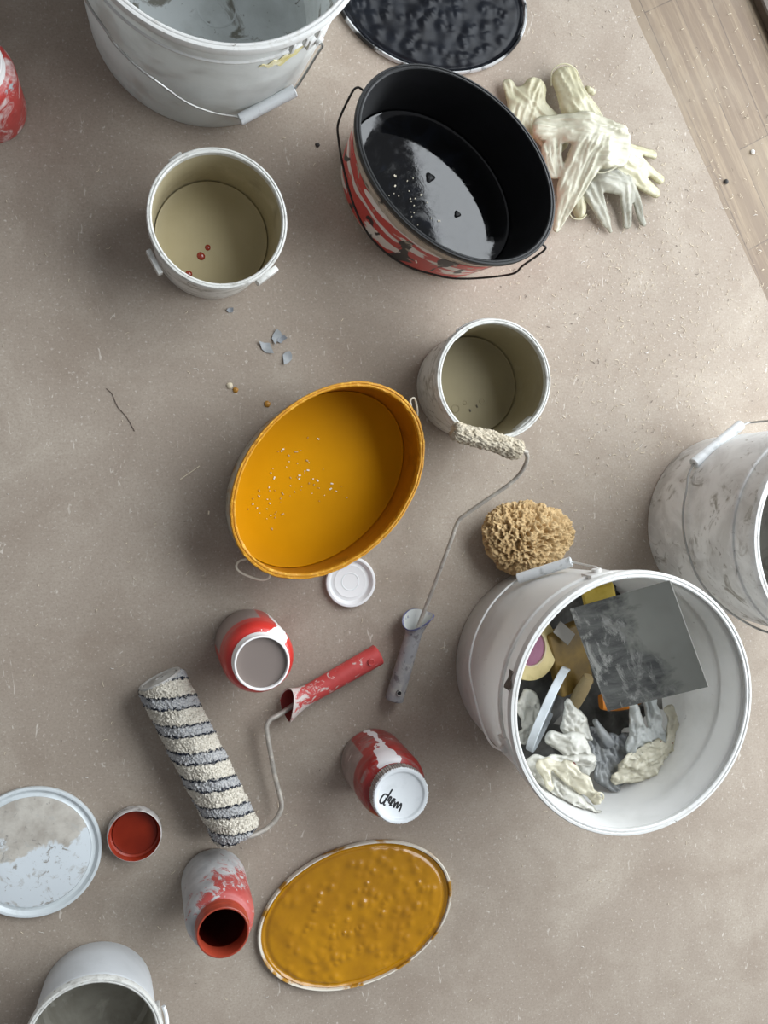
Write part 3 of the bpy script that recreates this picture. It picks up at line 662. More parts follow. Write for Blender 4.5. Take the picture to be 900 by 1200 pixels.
def handle(parent, p0, p1, r0, r1, mat, m_in, flare=1.75, notch=.022, rotx=0.0, hole_mat=None, name='grip', m_edge=None):
    """moulded grip: flared notched mouth at p0, closed end at p1, a hanging hole near the end"""
    p0, p1 = Vector(p0), Vector(p1); ax = p1-p0; L = ax.length; na = 72
    st = [0, .05, .1, .16, .22, .28, .36, .5, .7, .88, .965, .99]
    def rad(u):
        f = max(0, 1-u/.27); return r0*(1+(flare-1)*(f**1.5))*(1-u)+r1*u
    V = []; mids = []
    def ring(u, off, flat=1.0):
        for j in range(na):
            w = 2*PI*j/na; rr = rad(u)-off; fl_ = (max(0, 1-u/.27)**1.5); nn = notch*((.5+.5*math.cos(w-rotx))**2)*max(0, 1-u/.3)/L
            V.append((rr*math.cos(w)*(.92-.18*fl_), rr*math.sin(w), (u+nn)*L))
    rows = 0
    for u in (.45, .3, .16, .05, 0): ring(u, .0025); rows += 1
    for u in st: ring(u, 0); rows += 1
    ring(1.0, .0022); rows += 1; ring(1.002, r1*.98); rows += 1
    F = [(i*na+j, i*na+(j+1) % na, (i+1)*na+(j+1) % na, (i+1)*na+j) for i in range(rows-1) for j in range(na)]
    mi = [1 if i < 4 else (2 if i in (4, 5) and m_edge else 0) for i in range(rows-1) for j in range(na)]
    o = mesh(name, V, F, [mat, m_in]+([m_edge] if m_edge else []), parent, mi=mi, angle=45)
    x_ = Vector((0, 0, 1)); zt = ax.normalized(); y_ = zt.cross(x_).normalized(); x_ = y_.cross(zt)
    m = Matrix((x_, y_, zt)).transposed().to_4x4(); m.translation = p0; o.matrix_local = m
    if hole_mat:
        hz = L*.885; hb = tube([(r1*.6, 0, hz), (r1*1.045, 0, hz)], r1*.31, 20); h = hb.build('hanging_hole', hole_mat, o)
        tube([(r1*1.03, r1*.27*math.cos(a), hz+r1*.27*math.sin(a)) for a in np.linspace(0, 2*PI, 25)], r1*.05, 6, caps=False).build('hole_rim', mat, o)
    return o
# mini roller with the long frame, its head on the rim of the greyish pail
mr = thing('mini_roller', 'mini paint roller on a long bent wire with a grey handle', 'paint roller', (0, 0, 0))
MRL, MRR = Vector((.4335, .0511, .148)), Vector((.5400, .0235, .144))
k = NT('crusted_nap'); c = k.mix(k.step(k.noise(90, 5), .4, .7), '#a89d88', '#c0b7a4'); c = k.mix(k.math('MULTIPLY', k.step(k.noise(240, 4), .5, .8), .6), c, '#7d7362'); k.set('Base Color', c); k.set('Roughness', .85); k.bump(k.noise(420, 4), .5, .001)
MRL = at(530.5, 504, .15); MRR = at(611, 528, .147)
o = nap(mr, MRL, MRR, .0135, k.m, .0042, 330, 'roller_cover', nv=120, na=110, seed=3, stretch=.45); 
M_FRAME = grime('paint_spattered_wire', '#a7a198', [('#c9c3b6', 60, .5, .65), ('#77706a', 90, .62, .72)], .5, metal=.3)
M_GREYH = grime('worn_grey_plastic', '#8c8b8c', [('#a5a29d', 30, .48, .62, .6), ('#6a6567', 70, .54, .62), ('#454450', 95, .64, .68, .5)], .5)
fr = [MRL, MRR, at(615.5, 530, .146), at(618, 536, .14), at(615.4, 545, .132), at(608, 557, .120), at(594, 569.6, .110), at(569, 586.7, .095), at(544, 604, .079), at(537.5, 610, .074), at(533, 620, .07), at(529, 632, .066), at(516.4, 666, .052), at(504, 698.7, .037), at(496, 719, .029), at(487, 742, .024)]
tube(spline(fr, 5), .0031, 10).build('wire_frame', M_FRAME, mr)
g = handle(mr, at(492.5, 716, .026), at(461.5, 821, .0145), .0122, .0145, M_GREYH, grime('grey_socket', '#b9bbb8', [('#5a5a7e', 50, .6, .66)], .5), flare=1.95, notch=.03, rotx=.75, m_edge=grime('navy_edge', '#55567a', [('#8f9094', 90, .52, .6)], .6), hole_mat=plain('black_hole', '#0d0c0c', .8))
# large striped roller
lr = thing('paint_roller', 'large striped fleece paint roller with a red handle beside the empty jar', 'paint roller', (0, 0, 0))
k = NT('striped_fleece'); s = k.sep(); ang_ = k.math('ARCTAN2', s[1], s[0])
u = k.math('ADD', k.math('DIVIDE', s[2], .0445), k.math('MULTIPLY', ang_, 1/PI)); u = k.math('ADD', u, k.math('MULTIPLY', k.math('SUBTRACT', k.noise(170, 5, .7), .5), .34))
u = k.math('FRACT', k.math('ADD', u, .30)); d0 = k.math('ABSOLUTE', k.math('SUBTRACT', u, .5))
fle = k.mix(k.step(k.noise(300, 4), .35, .7), '#dfd9cc', '#b3ac9d')
gry = k.mix(k.step(k.noise(300, 4), .35, .7), '#c0bfbc', '#93959a')
c = k.mix(k.math('LESS_THAN', d0, .19), fle, gry)
ln = k.math('LESS_THAN', k.math('ABSOLUTE', k.math('SUBTRACT', d0, .19)), .045)
c = k.mix(k.math('MULTIPLY', ln, k.step(k.noise(230, 3), .34, .5)), c, '#272b35'); k.set('Base Color', c); k.set('Roughness', .95); k.set('Specular IOR Level', .1); k.bump(k.noise(520, 4, .7), .6, .0015)
RP0, RP1 = at(187.5, 796, .038), at(279, 978, .038)
o = nap(lr, RP0, RP1, .0345, k.m, .0040, 420, 'roller_cover', nv=420, na=260, seed=1)
axr = (RP1-RP0).normalized()
capm = axr.to_track_quat('Z', 'Y').to_matrix().to_4x4(); capm.translation = RP0-axr*.0015
b = lathe([(0, .001), (.006, .001), (.006, -.0005), (.009, -.0005), (.011, .0008), (.026, .0008), (.0275, -.0004), (.0315, -.0004), (.0315, .006), (0, .006)], 64); b.V = xf(b.V, capm); b.build('end_cap', grime('grey_end_cap', '#b5b3ae', [('#8f8c86', 40, .5, .7)], .6), lr)
zf = .03
fr = [RP1-axr*.01, RP1+axr*.006, at(290, 980.5, .037), at(298.7, 978, .035), at(312, 971, .031), at(322, 962, .029), at(328, 952, .028), at(330, 944, .028), at(328.5, 934, .028), at(322, 909, .028), at(316, 876.7, .028), at(312.7, 856, .028), at(313, 849, .028), at(317, 843, .027), at(324, 839, .026), at(334, 833, .024), at(350, 822, .022)]
tube(spline(fr, 5), .0038, 12).build('wire_frame', M_FRAME, lr)
k = NT('red_handle_plastic'); sz = k.sep()[2]
c = k.mix(k.step(k.noise(30, 5), .45, .7), '#bd4644', '#a93a37')
nz = k.math('ADD', k.noise(70, 7, .72, .8, k.mapping((1, 1, .6))), k.math('MULTIPLY', k.step(sz, .075, .0), .22))
c = k.mix(k.step(nz, .58, .64), c, '#cbc0ba'); k.set('Base Color', c); k.set('Roughness', .45); M_REDH = k.m
handle(lr, at(331, 831, .026), at(444, 766.5, .0165), .0142, .0165, M_REDH, plain('dark_red_socket', '#7c201c', .5), flare=1.7, notch=.024, rotx=-1.0, hole_mat=plain('red_plug', '#a8302c', .5))

# ------------------------------------------------------------------ gloves and rags
def sheet_geo(sdf, bounds, step, tmax, wamp, wfreq, seed):
    x0, x1, y0, y1 = bounds; nx, ny = int((x1-x0)/step)+1, int((y1-y0)/step)+1
    X, Y = np.meshgrid(x0+np.arange(nx)*step, y0+np.arange(ny)*step, indexing='ij')
    cx, cy = X[:-1, :-1]+step/2, Y[:-1, :-1]+step/2
    ok = sdf(cx, cy) < 0
    used = np.zeros_like(X, bool); full = np.ones_like(X, bool)
    for di in (0, 1):
        for dj in (0, 1): used[di:nx-1+di, dj:ny-1+dj] |= ok
    okp = np.zeros((nx+1, ny+1), bool); okp[1:-1, 1:-1] = ok
    inner = okp[:-1, :-1] & okp[1:, :-1] & okp[:-1, 1:] & okp[1:, 1:]
    bnd = used & ~inner
    PX, PY = X.copy(), Y.copy()
    for _ in range(3):
        e = 1e-4; s = sdf(PX, PY); gx = (sdf(PX+e, PY)-s)/e; gy = (sdf(PX, PY+e)-s)/e
        PX = np.where(bnd, PX-np.clip(s, -step, step)*gx*.9, PX); PY = np.where(bnd, PY-np.clip(s, -step, step)*gy*.9, PY)
    d = np.maximum(-sdf(PX, PY), 0); idx = -np.ones((nx, ny), int); idx2 = idx.copy(); V = []; 
    for i in range(nx):
        for j in range(ny):
            if not used[i, j]: continue
            x, y = PX[i, j], PY[i, j]; dd = d[i, j]; th = 0 if bnd[i, j] else tmax*(1-math.exp(-dd/.009))
            q = Vector((x*wfreq, y*wfreq*.6, seed))
            w1 = (1-abs(mn.noise(q)))**3+.6*(1-abs(mn.noise(q*2.1+Vector((5, 0, 0)))))**3
            w = wamp*(w1-.7)*min(1, dd/.006+.25); mid = wamp*1.2*mn.noise(Vector((x*wfreq*.5, y*wfreq*.5, seed+9)))
            idx[i, j] = len(V); V.append([x, y, mid+w+th])
            if bnd[i, j]: idx2[i, j] = idx[i, j]
            else: idx2[i, j] = len(V); V.append([x, y, mid+w*.5-th*.35])
    F = []
    for i in range(nx-1):
        for j in range(ny-1):
            if ok[i, j]:
                F.append((idx[i, j], idx[i+1, j], idx[i+1, j+1], idx[i, j+1])); g = (idx2[i, j], idx2[i, j+1], idx2[i+1, j+1], idx2[i+1, j])
                if set(g) != set(F[-1]): F.append(g)
    return np.array(V, float), F
def cap(x, y, a, b_, r0, r1):
    ax_, ay = a; bx, by = b_; dx, dy = bx-ax_, by-ay; t = np.clip(((x-ax_)*dx+(y-ay)*dy)/(dx*dx+dy*dy), 0, 1)
    return np.hypot(x-ax_-dx*t, y-ay-dy*t)-(r0+(r1-r0)*t)
def glove_sdf(spread=1.0, flen=1.0, curl=(1, 1, 1, 1), thumb=1.0, cuff=.125, cw=.044):
    def f(x, y):
        d = np.maximum(np.maximum(np.abs(x)-(cw-.006*np.clip((y+cuff)/cuff, 0, 1)+.004*np.clip((y)/.05, 0, 1)), -y-cuff), y-.035)
        for i, (bx, L) in enumerate(((-.031, .062), (-.0105, .074), (.0105, .068), (.031, .054))):
            L = L*flen*curl[i]; tx = bx+spread*(bx*.75); d = np.minimum(d, cap(x, y, (bx, .022), (tx, .036+L), .0125, .0095))
        if thumb: d = np.minimum(d, cap(x, y, (-.030, -.035), (-.068*thumb, .022), .017, .0105))
        return d
    return f
def fold(V, p, n, angle, rad):
    p = np.array(p); n = np.array(n, float); n /= np.linalg.norm(n); t = np.array([-n[1], n[0]])
    s = (V[:, :2]-p)@n; q = (V[:, :2]-p)@t; z = V[:, 2].copy(); L = rad*abs(angle); sg = 1 if angle > 0 else -1; A = abs(angle)
    zz = z*sg; th = np.clip(s/rad, 0, A); ex = np.maximum(s-L, 0)
    s2 = np.where(s < 0, s, (rad-zz)*np.sin(th)+ex*np.cos(A)); z2 = np.where(s < 0, zz, rad-(rad-zz)*np.cos(th)+ex*np.sin(A))
    O = V.copy(); O[:, :2] = p+np.outer(s2, n)+np.outer(q, t); O[:, 2] = z2*sg; return O
def crumple(V, amp, freq, seed):
    for i in range(len(V)):
        w = mn.noise_vector(Vector(V[i])*freq+Vector((seed, seed*.7, 0))); V[i] += np.array(w)*amp
    return V
def glove(label, loc, rot, sdf, seed, mat, folds=(), tilt=(0, 0), group=None, tmax=.0045, wamp=.0032, wfreq=55, cr=(.006, 22), floor=None, bucket_=None, name='rubber_glove', bounds=(-.1, .1, -.13, .14), cat='glove', step=.0028, scale=1.0, parent=None):
    V, F = sheet_geo(sdf, bounds, step, tmax, wamp, wfreq, seed)
    for fd in folds: V = fold(V, *fd)
    V *= scale
    V = crumple(V, cr[0], cr[1], seed)
    m = np.array((Matrix.Rotation(rot, 3, 'Z') @ Matrix.Rotation(tilt[0], 3, 'X') @ Matrix.Rotation(tilt[1], 3, 'Y')))
    V = V@m.T
    V[:, 0] += loc[0]; V[:, 1] += loc[1]; V[:, 2] += loc[2]
    if floor is not None:
        lo = floor+.0005; k_ = V[:, 2]-lo; V[:, 2] = lo+np.where(k_ > .004, k_, .004*np.exp(np.clip(k_-.004, -1, 0)/.004)*np.where(k_ < .004, 1, 1)); 
    if bucket_:
        c, ro = bucket_
        for i in range(len(V)):
            V[i, 2] = max(V[i, 2], .012)
            dx, dy = V[i, 0]-c[0], V[i, 1]-c[1]; r = math.hypot(dx, dy); lim = ro(min(V[i, 2], .3))-.0045
            if r > lim: g_ = (lim-.0012*((i*7919) % 13)/13)/r; V[i, 0] = c[0]+dx*g_; V[i, 1] = c[1]+dy*g_
    base = np.array([V[:, 0].mean(), V[:, 1].mean(), V[:, 2].min()])
    o = mesh(name, V-base, F, mat, parent, angle=180, loc=tuple(base))
    return tag(o, label, cat, group)
def latex(name, c1, c2, tr=.35, stain=None):
    k = NT(name); c = k.mix(k.step(k.noise(24, 5), .4, .7), c1, c2)
    if stain: c = k.mix(k.step(k.noise(stain[1], 4, .5, .3), stain[2], stain[2]+.01), c, stain[0])
    k.set('Base Color', c); k.set('Roughness', .3)
    k.bump(k.noise(110, 5, .6, 1.2), .35, .0012)
    tl = k.n('ShaderNodeBsdfTranslucent'); k.lk(c, tl.inputs[0]); mx = k.n('ShaderNodeMixShader'); mx.inputs[0].default_value = tr
    k.lk(k.b.outputs[0], mx.inputs[1]); k.lk(tl.outputs[0], mx.inputs[2]); k.lk(mx.outputs[0], k.out.inputs[0]); return k.m
M_LATEX = latex('cream_latex', '#dcd8be', '#cdc7a6')
M_LATEX2 = latex('milky_latex', '#d6d3bf', '#c6c3ae')
M_LATEXG = latex('greyish_latex', '#d2d0c2', '#b9b8ab', .5)
def drape(name, label, cat, strokes, mat, seed, group=None, puff=.34, wamp=.0052, wf=(85, 11), step=.0022, crum=(.0026, 34), floor=None, wall=None, cuffs=(), parent=None, tmax=.011):
    """a limp thin-skinned thing: strokes are ((px, py, z), (px, py, z), r0, r1) with radii in metres"""
    S = []
    for a, b_, r0, r1 in strokes:
        A, B_ = at(*a), at(*b_); S.append((A.x, A.y, a[2], B_.x, B_.y, b_[2], r0, r1))
    def parts(x, y):
        o = []
        for ax_, ay, az, bx, by, bz, r0, r1 in S:
            dx, dy = bx-ax_, by-ay; l2 = dx*dx+dy*dy+1e-9; t = np.clip(((x-ax_)*dx+(y-ay)*dy)/l2, 0, 1)
            al = ((x-ax_)*dx+(y-ay)*dy)/math.sqrt(l2); pe = (-(x-ax_)*dy+(y-ay)*dx)/math.sqrt(l2)
            o.append((np.hypot(x-ax_-dx*t, y-ay-dy*t)-(r0+(r1-r0)*t), az+(bz-az)*t, al, pe, r0+(r1-r0)*t))
        return o
    def sdf(x, y):
        d = None
        for q in parts(x, y):
            if d is None: d = q[0]
            else:
                h = np.clip(.5+.5*(q[0]-d)/.004, 0, 1); d = q[0]*(1-h)+d*h-.004*h*(1-h)
        return d
    A = np.array(S); x0, x1 = min(A[:, 0].min(), A[:, 3].min()), max(A[:, 0].max(), A[:, 3].max()); y0, y1 = min(A[:, 1].min(), A[:, 4].min()), max(A[:, 1].max(), A[:, 4].max())
    rm = A[:, 6:].max()+.006
    V, F = sheet_geo(sdf, (x0-rm, x1+rm, y0-rm, y1+rm), step, 0, 0, 1, seed)
    X, Y = V[:, 0], V[:, 1]; P = parts(X, Y); W = [np.exp(-np.clip(q[0], -.02, .06)/.006) for q in P]; ws = sum(W)
    z = sum(w*q[1] for w, q in zip(W, P))/ws
    # sheet_geo lists, for every cell corner, its upper vertex and then (inside the outline) its lower one
    d = np.maximum(-sdf(X, Y), 0)
    wr = np.zeros(len(V))
    for w, q in zip(W, P):
        f = np.array([(1-abs(mn.noise(Vector((pe*wf[0], al*wf[1], seed+i_*3.1)))))**4+.55*(1-abs(mn.noise(Vector((pe*wf[0]*1.9+7, al*wf[1]*2.3, seed)))))**4 for i_ in (0,) for pe, al in zip(q[3], q[2])])
        wr += w*f
    wr = wr/ws
    same = {}; low = np.zeros(len(V), bool)
    for i in range(1, len(V)):
        if V[i, 0] == V[i-1, 0] and V[i, 1] == V[i-1, 1]: low[i] = True
    bnd = np.zeros(len(V), bool)
    for i in range(len(V)):
        if not low[i] and not (i+1 < len(V) and low[i+1]): bnd[i] = True
    rloc = np.maximum(sum(w*q[4] for w, q in zip(W, P))/ws, .004)
    t = np.minimum(rloc*puff*np.sqrt(np.clip(1-(1-np.minimum(d/rloc, 1))**2, 0, 1)), tmax)
    t = np.where(bnd, 0, t); body = np.where(bnd, .25, np.minimum(1, d/.005+.25))
    V[:, 2] = z+np.where(low, -t*.35, t)+wamp*(wr-.55)*body*np.where(low, .6, 1)
    V = crumple(V, crum[0], crum[1], seed)
    if floor is not None:
        V[:, 2] = np.where(low | bnd, np.maximum(V[:, 2], floor+.0006), np.maximum(V[:, 2], floor+.0016))
    if wall:
        c, ro = wall
        for i in range(len(V)):
            V[i, 2] = max(V[i, 2], .012); dx, dy = V[i, 0]-c[0], V[i, 1]-c[1]; r = math.hypot(dx, dy); lim = ro(min(V[i, 2], .28))-.0042-(.0 if low[i] else .0012)
            if r > lim: V[i, 0] = c[0]+dx*lim/r; V[i, 1] = c[1]+dy*lim/r
    base = np.array([V[:, 0].mean(), V[:, 1].mean(), V[:, 2].min()])
    o = mesh(name, V-base, F, mat, parent, angle=180, loc=tuple(base))
    for cf in cuffs:                                                    # rolled bead along the opening
        pts = [at(*p) for p in cf]; tube(spline([p-Vector(base) for p in pts], 6), .0011, 8).build('cuff', mat, o)
    return tag(o, label, cat, group)
G = 'gloves beside the black tub'
def g4(x, y): return 560+x/3.75, 50+y/3.75
def st(x0, y0, z0, x1, y1, z1, r0, r1):
    a, b_ = g4(x0, y0), g4(x1, y1); return ((a[0], a[1], z0), (b_[0], b_[1], z1), r0, r1)
drape('rubber_glove', 'cream glove lying furthest left in the pile, half behind the black tub rim', 'glove',
      [st(135, 190, .012, 150, 230, .012, .0105, .012), st(250, 205, .02, 210, 330, .016, .020, .034), st(200, 260, .016, 330, 400, .02, .026, .03)], M_LATEX, 2, G, floor=0)
drape('rubber_glove', 'cream glove with its rounded cuff end at the top of the pile', 'glove',
      [st(383, 168, .016, 425, 270, .03, .0225, .0255), st(425, 270, .03, 480, 350, .03, .0255, .0265), st(480, 210, .008, 500, 220, .008, .006, .006)], M_LATEX, 5, G, floor=0, puff=.75, tmax=.018,
      cuffs=[[g4(322, 190)+(.018,), g4(325, 130)+(.02,), g4(355, 98)+(.024,), g4(395, 95)+(.025,), g4(432, 120)+(.022,), g4(450, 165)+(.02,), g4(478, 225)+(.022,), g4(520, 275)+(.022,), g4(548, 325)+(.022,)]])
drape('rubber_glove', 'cream glove with three long fingers pointing away from the tub on the sheet', 'glove',
      [st(640, 520, .022, 690, 560, .015, .030, .025), st(660, 455, .02, 768, 492, .009, .0085, .0075), st(690, 510, .018, 800, 600, .009, .0105, .0085), st(690, 590, .016, 775, 655, .009, .014, .010)], M_LATEX, 8, G, floor=0)
drape('rubber_glove', 'greyish translucent glove with fingers pointing towards the small greyish pail', 'glove',
      [st(560, 590, .026, 640, 620, .022, .022, .018), st(500, 650, .02, 560, 780, .01, .017, .0095), st(560, 780, .01, 583, 825, .006, .0095, .0035), st(650, 640, .02, 655, 800, .008, .0125, .0075), st(665, 600, .02, 725, 790, .007, .008, .007)], M_LATEXG, 12, G, floor=0)
drape('rubber_glove', 'short cream glove cuff sticking out under the pile beside the black tub', 'glove',
      [st(440, 620, .014, 445, 740, .008, .02, .0105)], M_LATEX, 14, G, floor=0, puff=.6, cuffs=[[g4(402, 752)+(.009,), g4(420, 772)+(.01,), g4(455, 775)+(.01,), g4(478, 755)+(.009,)]])
drape('rubber_glove', 'milky glove draped across the top of the pile with its sleeve along the tub', 'glove',
      [st(285, 372, .04, 470, 380, .05, .018, .025), st(470, 380, .05, 600, 430, .046, .027, .029), st(560, 470, .046, 610, 480, .04, .030, .024), st(500, 450, .046, 410, 640, .034, .031, .023), st(410, 640, .034, 345, 815, .014, .022, .0055), st(320, 480, .03, 330, 560, .026, .018, .015)], M_LATEX2, 15, G, floor=0, wamp=.007, puff=.34,
      cuffs=[[g4(500, 566)+(.04,), g4(550, 572)+(.042,), g4(610, 545)+(.044,), g4(655, 490)+(.044,), g4(662, 440)+(.042,), g4(640, 390)+(.044,), g4(600, 350)+(.046,)]])

# --- contents of the big bucket
GB = 'used gloves in the big bucket'; BK = (BC, ro_b)
M_GL_B = latex('used_white_latex', '#edebe1', '#d6d5cc', .3)
M_GL_C = latex('used_cream_latex', '#e9e4d0', '#d6d0ba', .3, ('#7a2a20', 42, .69))
M_GL_T = latex('clear_latex', '#e3e5e1', '#c6cac8', .45)
M_RAG = grime('dark_grey_cloth', '#5d5c59', [('#7c7b77', 22, .5, .7), ('#3f3d3a', 16, .5, .7)], .9)
M_RAGL = latex('light_grey_film', '#a9abaa', '#84878a', .3)
sq = lambda w, h: (lambda x, y: np.maximum(np.abs(x)-w, np.abs(y)-h)+.004*np.sin(x*160)*np.sin(y*130))
glove('crumpled dark grey rag filling the bottom of the big bucket', (.6346, -.3162, .065), .4, sq(.145, .14), 31, M_RAG, cr=(.045, 13), wamp=.012, wfreq=30, tmax=.02, bucket_=BK, name='rag', bounds=(-.16, .16, -.155, .155), cat='rag', step=.005)
def g8(x, y): return 580+x*.3556, 650+y*.3556
def sb(x0, y0, z0, x1, y1, z1, r0, r1):
    k_ = 1.1*.3556*(CAM_H-(z0+z1)/2)/1040.0                                  # radii were read off in the enlarged picture
    a, b_ = g8(x0, y0), g8(x1, y1); return ((a[0], a[1], z0), (b_[0], b_[1], z1), r0*k_, r1*k_)
BKW = dict(wall=BK, wf=(120, 34), wamp=.0095, crum=(.0045, 58), puff=.3, step=.002)
drape('plastic_film', 'crumpled light grey film between the white gloves in the big bucket', 'film',
      [sb(315, 590, .15, 355, 720, .17, 30, 30), sb(380, 625, .16, 425, 715, .172, 36, 40), sb(430, 615, .165, 465, 660, .165, 26, 24), sb(370, 735, .178, 400, 768, .182, 24, 18), sb(420, 600, .166, 440, 620, .166, 10, 20)], M_RAGL, 33, **BKW)
drape('rubber_glove', 'crumpled white glove under the near rim of the big bucket beside the leaning lid', 'glove',
      [sb(105, 485, .15, 118, 545, .155, 40, 34), sb(85, 490, .165, 100, 525, .17, 15, 12), sb(120, 560, .15, 95, 600, .15, 22, 26)], M_GL_B, 35, GB, **BKW)
drape('rubber_glove', 'white glove standing up to a point behind the leaning lid in the big bucket', 'glove',
      [sb(237, 490, .168, 262, 560, .165, 13, 46), sb(262, 560, .165, 285, 600, .16, 46, 30), sb(250, 520, .168, 300, 570, .166, 16, 12)], M_GL_B, 37, GB, **BKW)
drape('rubber_glove', 'thin grey glove finger pointing at the steel sheet in the big bucket', 'glove',
      [sb(328, 548, .17, 378, 625, .17, 11, 18)], M_RAGL, 38, GB, wall=BK, wamp=.004, puff=.7)
drape('rubber_glove', 'white glove with a large rounded end below the leaning lid in the big bucket', 'glove',
      [sb(185, 605, .18, 260, 628, .186, 22, 40), sb(260, 628, .186, 300, 690, .186, 42, 36), sb(180, 600, .182, 280, 610, .188, 16, 20)], M_GL_B, 39, GB, **dict(BKW, puff=.42, wamp=.007))
drape('rubber_glove', 'cream glove curved along the inner wall of the big bucket with red specks', 'glove',
      [sb(392, 733, .186, 500, 728, .188, 18, 24), sb(500, 728, .188, 565, 665, .184, 26, 24), sb(565, 665, .178, 585, 560, .168, 24, 20), sb(585, 560, .168, 575, 505, .16, 20, 16), sb(430, 695, .188, 540, 640, .186, 30, 34)], M_GL_C, 45, GB, **BKW)
drape('rubber_glove', 'translucent white glove with two fingers standing up in the big bucket', 'glove',
      [sb(458, 502, .178, 474, 590, .178, 18, 30), sb(474, 590, .178, 450, 640, .18, 30, 22), sb(505, 470, .17, 530, 590, .172, 24, 28), sb(480, 610, .178, 540, 600, .172, 32, 30)], M_GL_T, 47, GB, **dict(BKW, puff=.4, wamp=.008))
drape('rubber_glove', 'long white glove trailing down towards the near rim of the big bucket', 'glove',
      [sb(110, 680, .19, 320, 675, .198, 18, 18), sb(135, 700, .2, 200, 770, .21, 36, 38), sb(200, 770, .21, 262, 825, .226, 38, 30), sb(262, 825, .226, 326, 866, .236, 32, 19)], M_GL_B, 41, GB, **BKW)
drape('rubber_glove', 'cream rolled glove lying on top of the long trailing white glove', 'glove',
      [sb(152, 690, .215, 185, 770, .224, 16, 14), sb(172, 682, .215, 255, 740, .222, 18, 22), sb(240, 700, .222, 300, 770, .23, 26, 26), sb(300, 770, .23, 335, 800, .234, 24, 17)], M_GL_C, 43, GB, **dict(BKW, puff=.5, wamp=.008),
      cuffs=[[g8(326, 800)+(.238,), g8(336, 786)+(.242,), g8(352, 786)+(.241,), g8(358, 800)+(.238,), g8(346, 815)+(.237,), g8(330, 812)+(.237,)]])

# leaning white lid in the bucket (seen nearly edge on)
ll = thing('jar_lid', 'white plastic lid standing on edge among the gloves in the big bucket', 'lid', (0, 0, 0))
a, b_ = at(660, 776, .165), at(615, 875, .185); mid = (a+b_)/2; axl = (b_-a).normalized(); vd = (mid-Vector((0, 0, CAM_H))).normalized()
nl = axl.cross(vd).normalized(); nl = (nl+vd*-.07).normalized(); Rr = (b_-a).length/2
xl = axl; yl = nl.cross(xl).normalized(); mm = Matrix((xl, yl, nl)).transposed().to_4x4(); mm.translation = mid+yl*(Rr*.5 if yl.z < 0 else -Rr*.5)
lo_b = lathe([(0, .003), (Rr*.86, .003), (Rr*.9, .0005), (Rr-.001, 0), (Rr, .001), (Rr, .011), (Rr-.0015, .012), (Rr-.003, .011), (Rr-.0045, .0075), (Rr-.008, .007), (0, .007)], 72)
ll.matrix_world = mm; lo_b.build('lid_body', plain('bluish_white_plastic', '#cfd6db', .35, var=('#bcc2c6', 30)), ll)
# masking tape
tp = thing('tape_roll', 'roll of cream masking tape with a purple core in the big bucket', 'tape', tuple(at(616, 758, .145)), (math.radians(-8), math.radians(14), 0))
lathe([(.0285, -.012), (.0475, -.012), (.0478, -.011), (.0478, .011), (.0475, .012), (.0285, .012)], 72, close=True).build('tape', grime('cream_tape', '#bcab77', [('#a59561', 60, .5, .7, .2)], .6), tp)
lathe([(.0265, -.0123), (.0288, -.0123), (.0288, .0123), (.0265, .0123)], 72, close=True).build('core', plain('pale_core', '#b9a98a', .7), tp)
lathe([(0, .0095), (.027, .0095), (.027, .007), (0, .007)], 48).build('core_label', plain('purple_paper', '#7e4660', .6, var=('#8d5a70', 40)), tp)
# steel sheet with smears of black and white filler
A_, B_, C_, D_ = [Vector(v) for v in ((.587, -.202, .19), (.677, -.151, .30), (.731, -.294, .31), (.623, -.331, .186))]
D_ = A_+(C_-B_)*1.03
nrm = (B_-A_).cross(C_-B_).normalized()
if nrm.z < 0: nrm = -nrm
cen = (A_+B_+C_+D_)/4; ux = (B_-A_).normalized(); uy = nrm.cross(ux)
sp = thing('steel_sheet', 'square grey steel sheet smeared with filler leaning out of the big bucket', 'sheet'); mm = Matrix((ux, uy, nrm)).transposed().to_4x4(); mm.translation = cen; sp.matrix_world = mm
inv = mm.inverted(); P = [inv @ v for v in (A_, B_, C_, D_)]
V = [(p.x, p.y, .0006) for p in P]+[(p.x, p.y, -.0006) for p in P]
k = NT('smeared_steel'); s = k.sep()
base = k.mix(k.step(k.noise(9, 3), .4, .7), '#92938c', '#82837c')
msk = k.math('ADD', k.noise(17, 6, .6, .5), k.math('MULTIPLY', s[0], -4.2)); msk = k.math('ADD', msk, k.math('MULTIPLY', s[1], -.4))
sm = k.noise(40, 7, .7, .5, k.mapping((.35, 1.6, 1), (0, 0, .25)))
sm2 = k.noise(34, 7, .75, .6, k.mapping((1.4, .6, 1), (0, 0, .1), (3, 1, 0)))
c = k.mix(k.step(msk, .40, .54), base, k.mix(k.step(sm, .4, .66), '#3d3e3d', '#6e6f6c'))
wh = k.math('MULTIPLY', k.step(msk, .44, .56), k.step(sm2, .50, .60))
wh = k.math('MULTIPLY', wh, k.step(k.noise(11, 3, .5, .2, k.mapping((1, 1, 1), loc=(5, 5, 0))), .36, .5))
c = k.mix(k.math('MULTIPLY', wh, .8), c, '#b0b0ab'); k.set('Base Color', c); k.set('Metallic', k.math('MULTIPLY', k.step(msk, .56, .42), .45)); k.set('Roughness', .42); k.bump(sm, .15, .001)
mesh('blade', V, [(0, 1, 2, 3), (7, 6, 5, 4), (0, 4, 5, 1), (1, 5, 6, 2), (2, 6, 7, 3), (3, 7, 4, 0)], k.m, sp, smooth=False)
V, F = bevbox(.15, .012, .008, .003, 3)
mesh('back_rib', xf(V, Matrix.Translation((0, 0, -.0045)) @ Matrix.Rotation(PI/2, 4, 'Z')), F, plain('dull_steel', '#6d6e6d', .5, .6), sp)
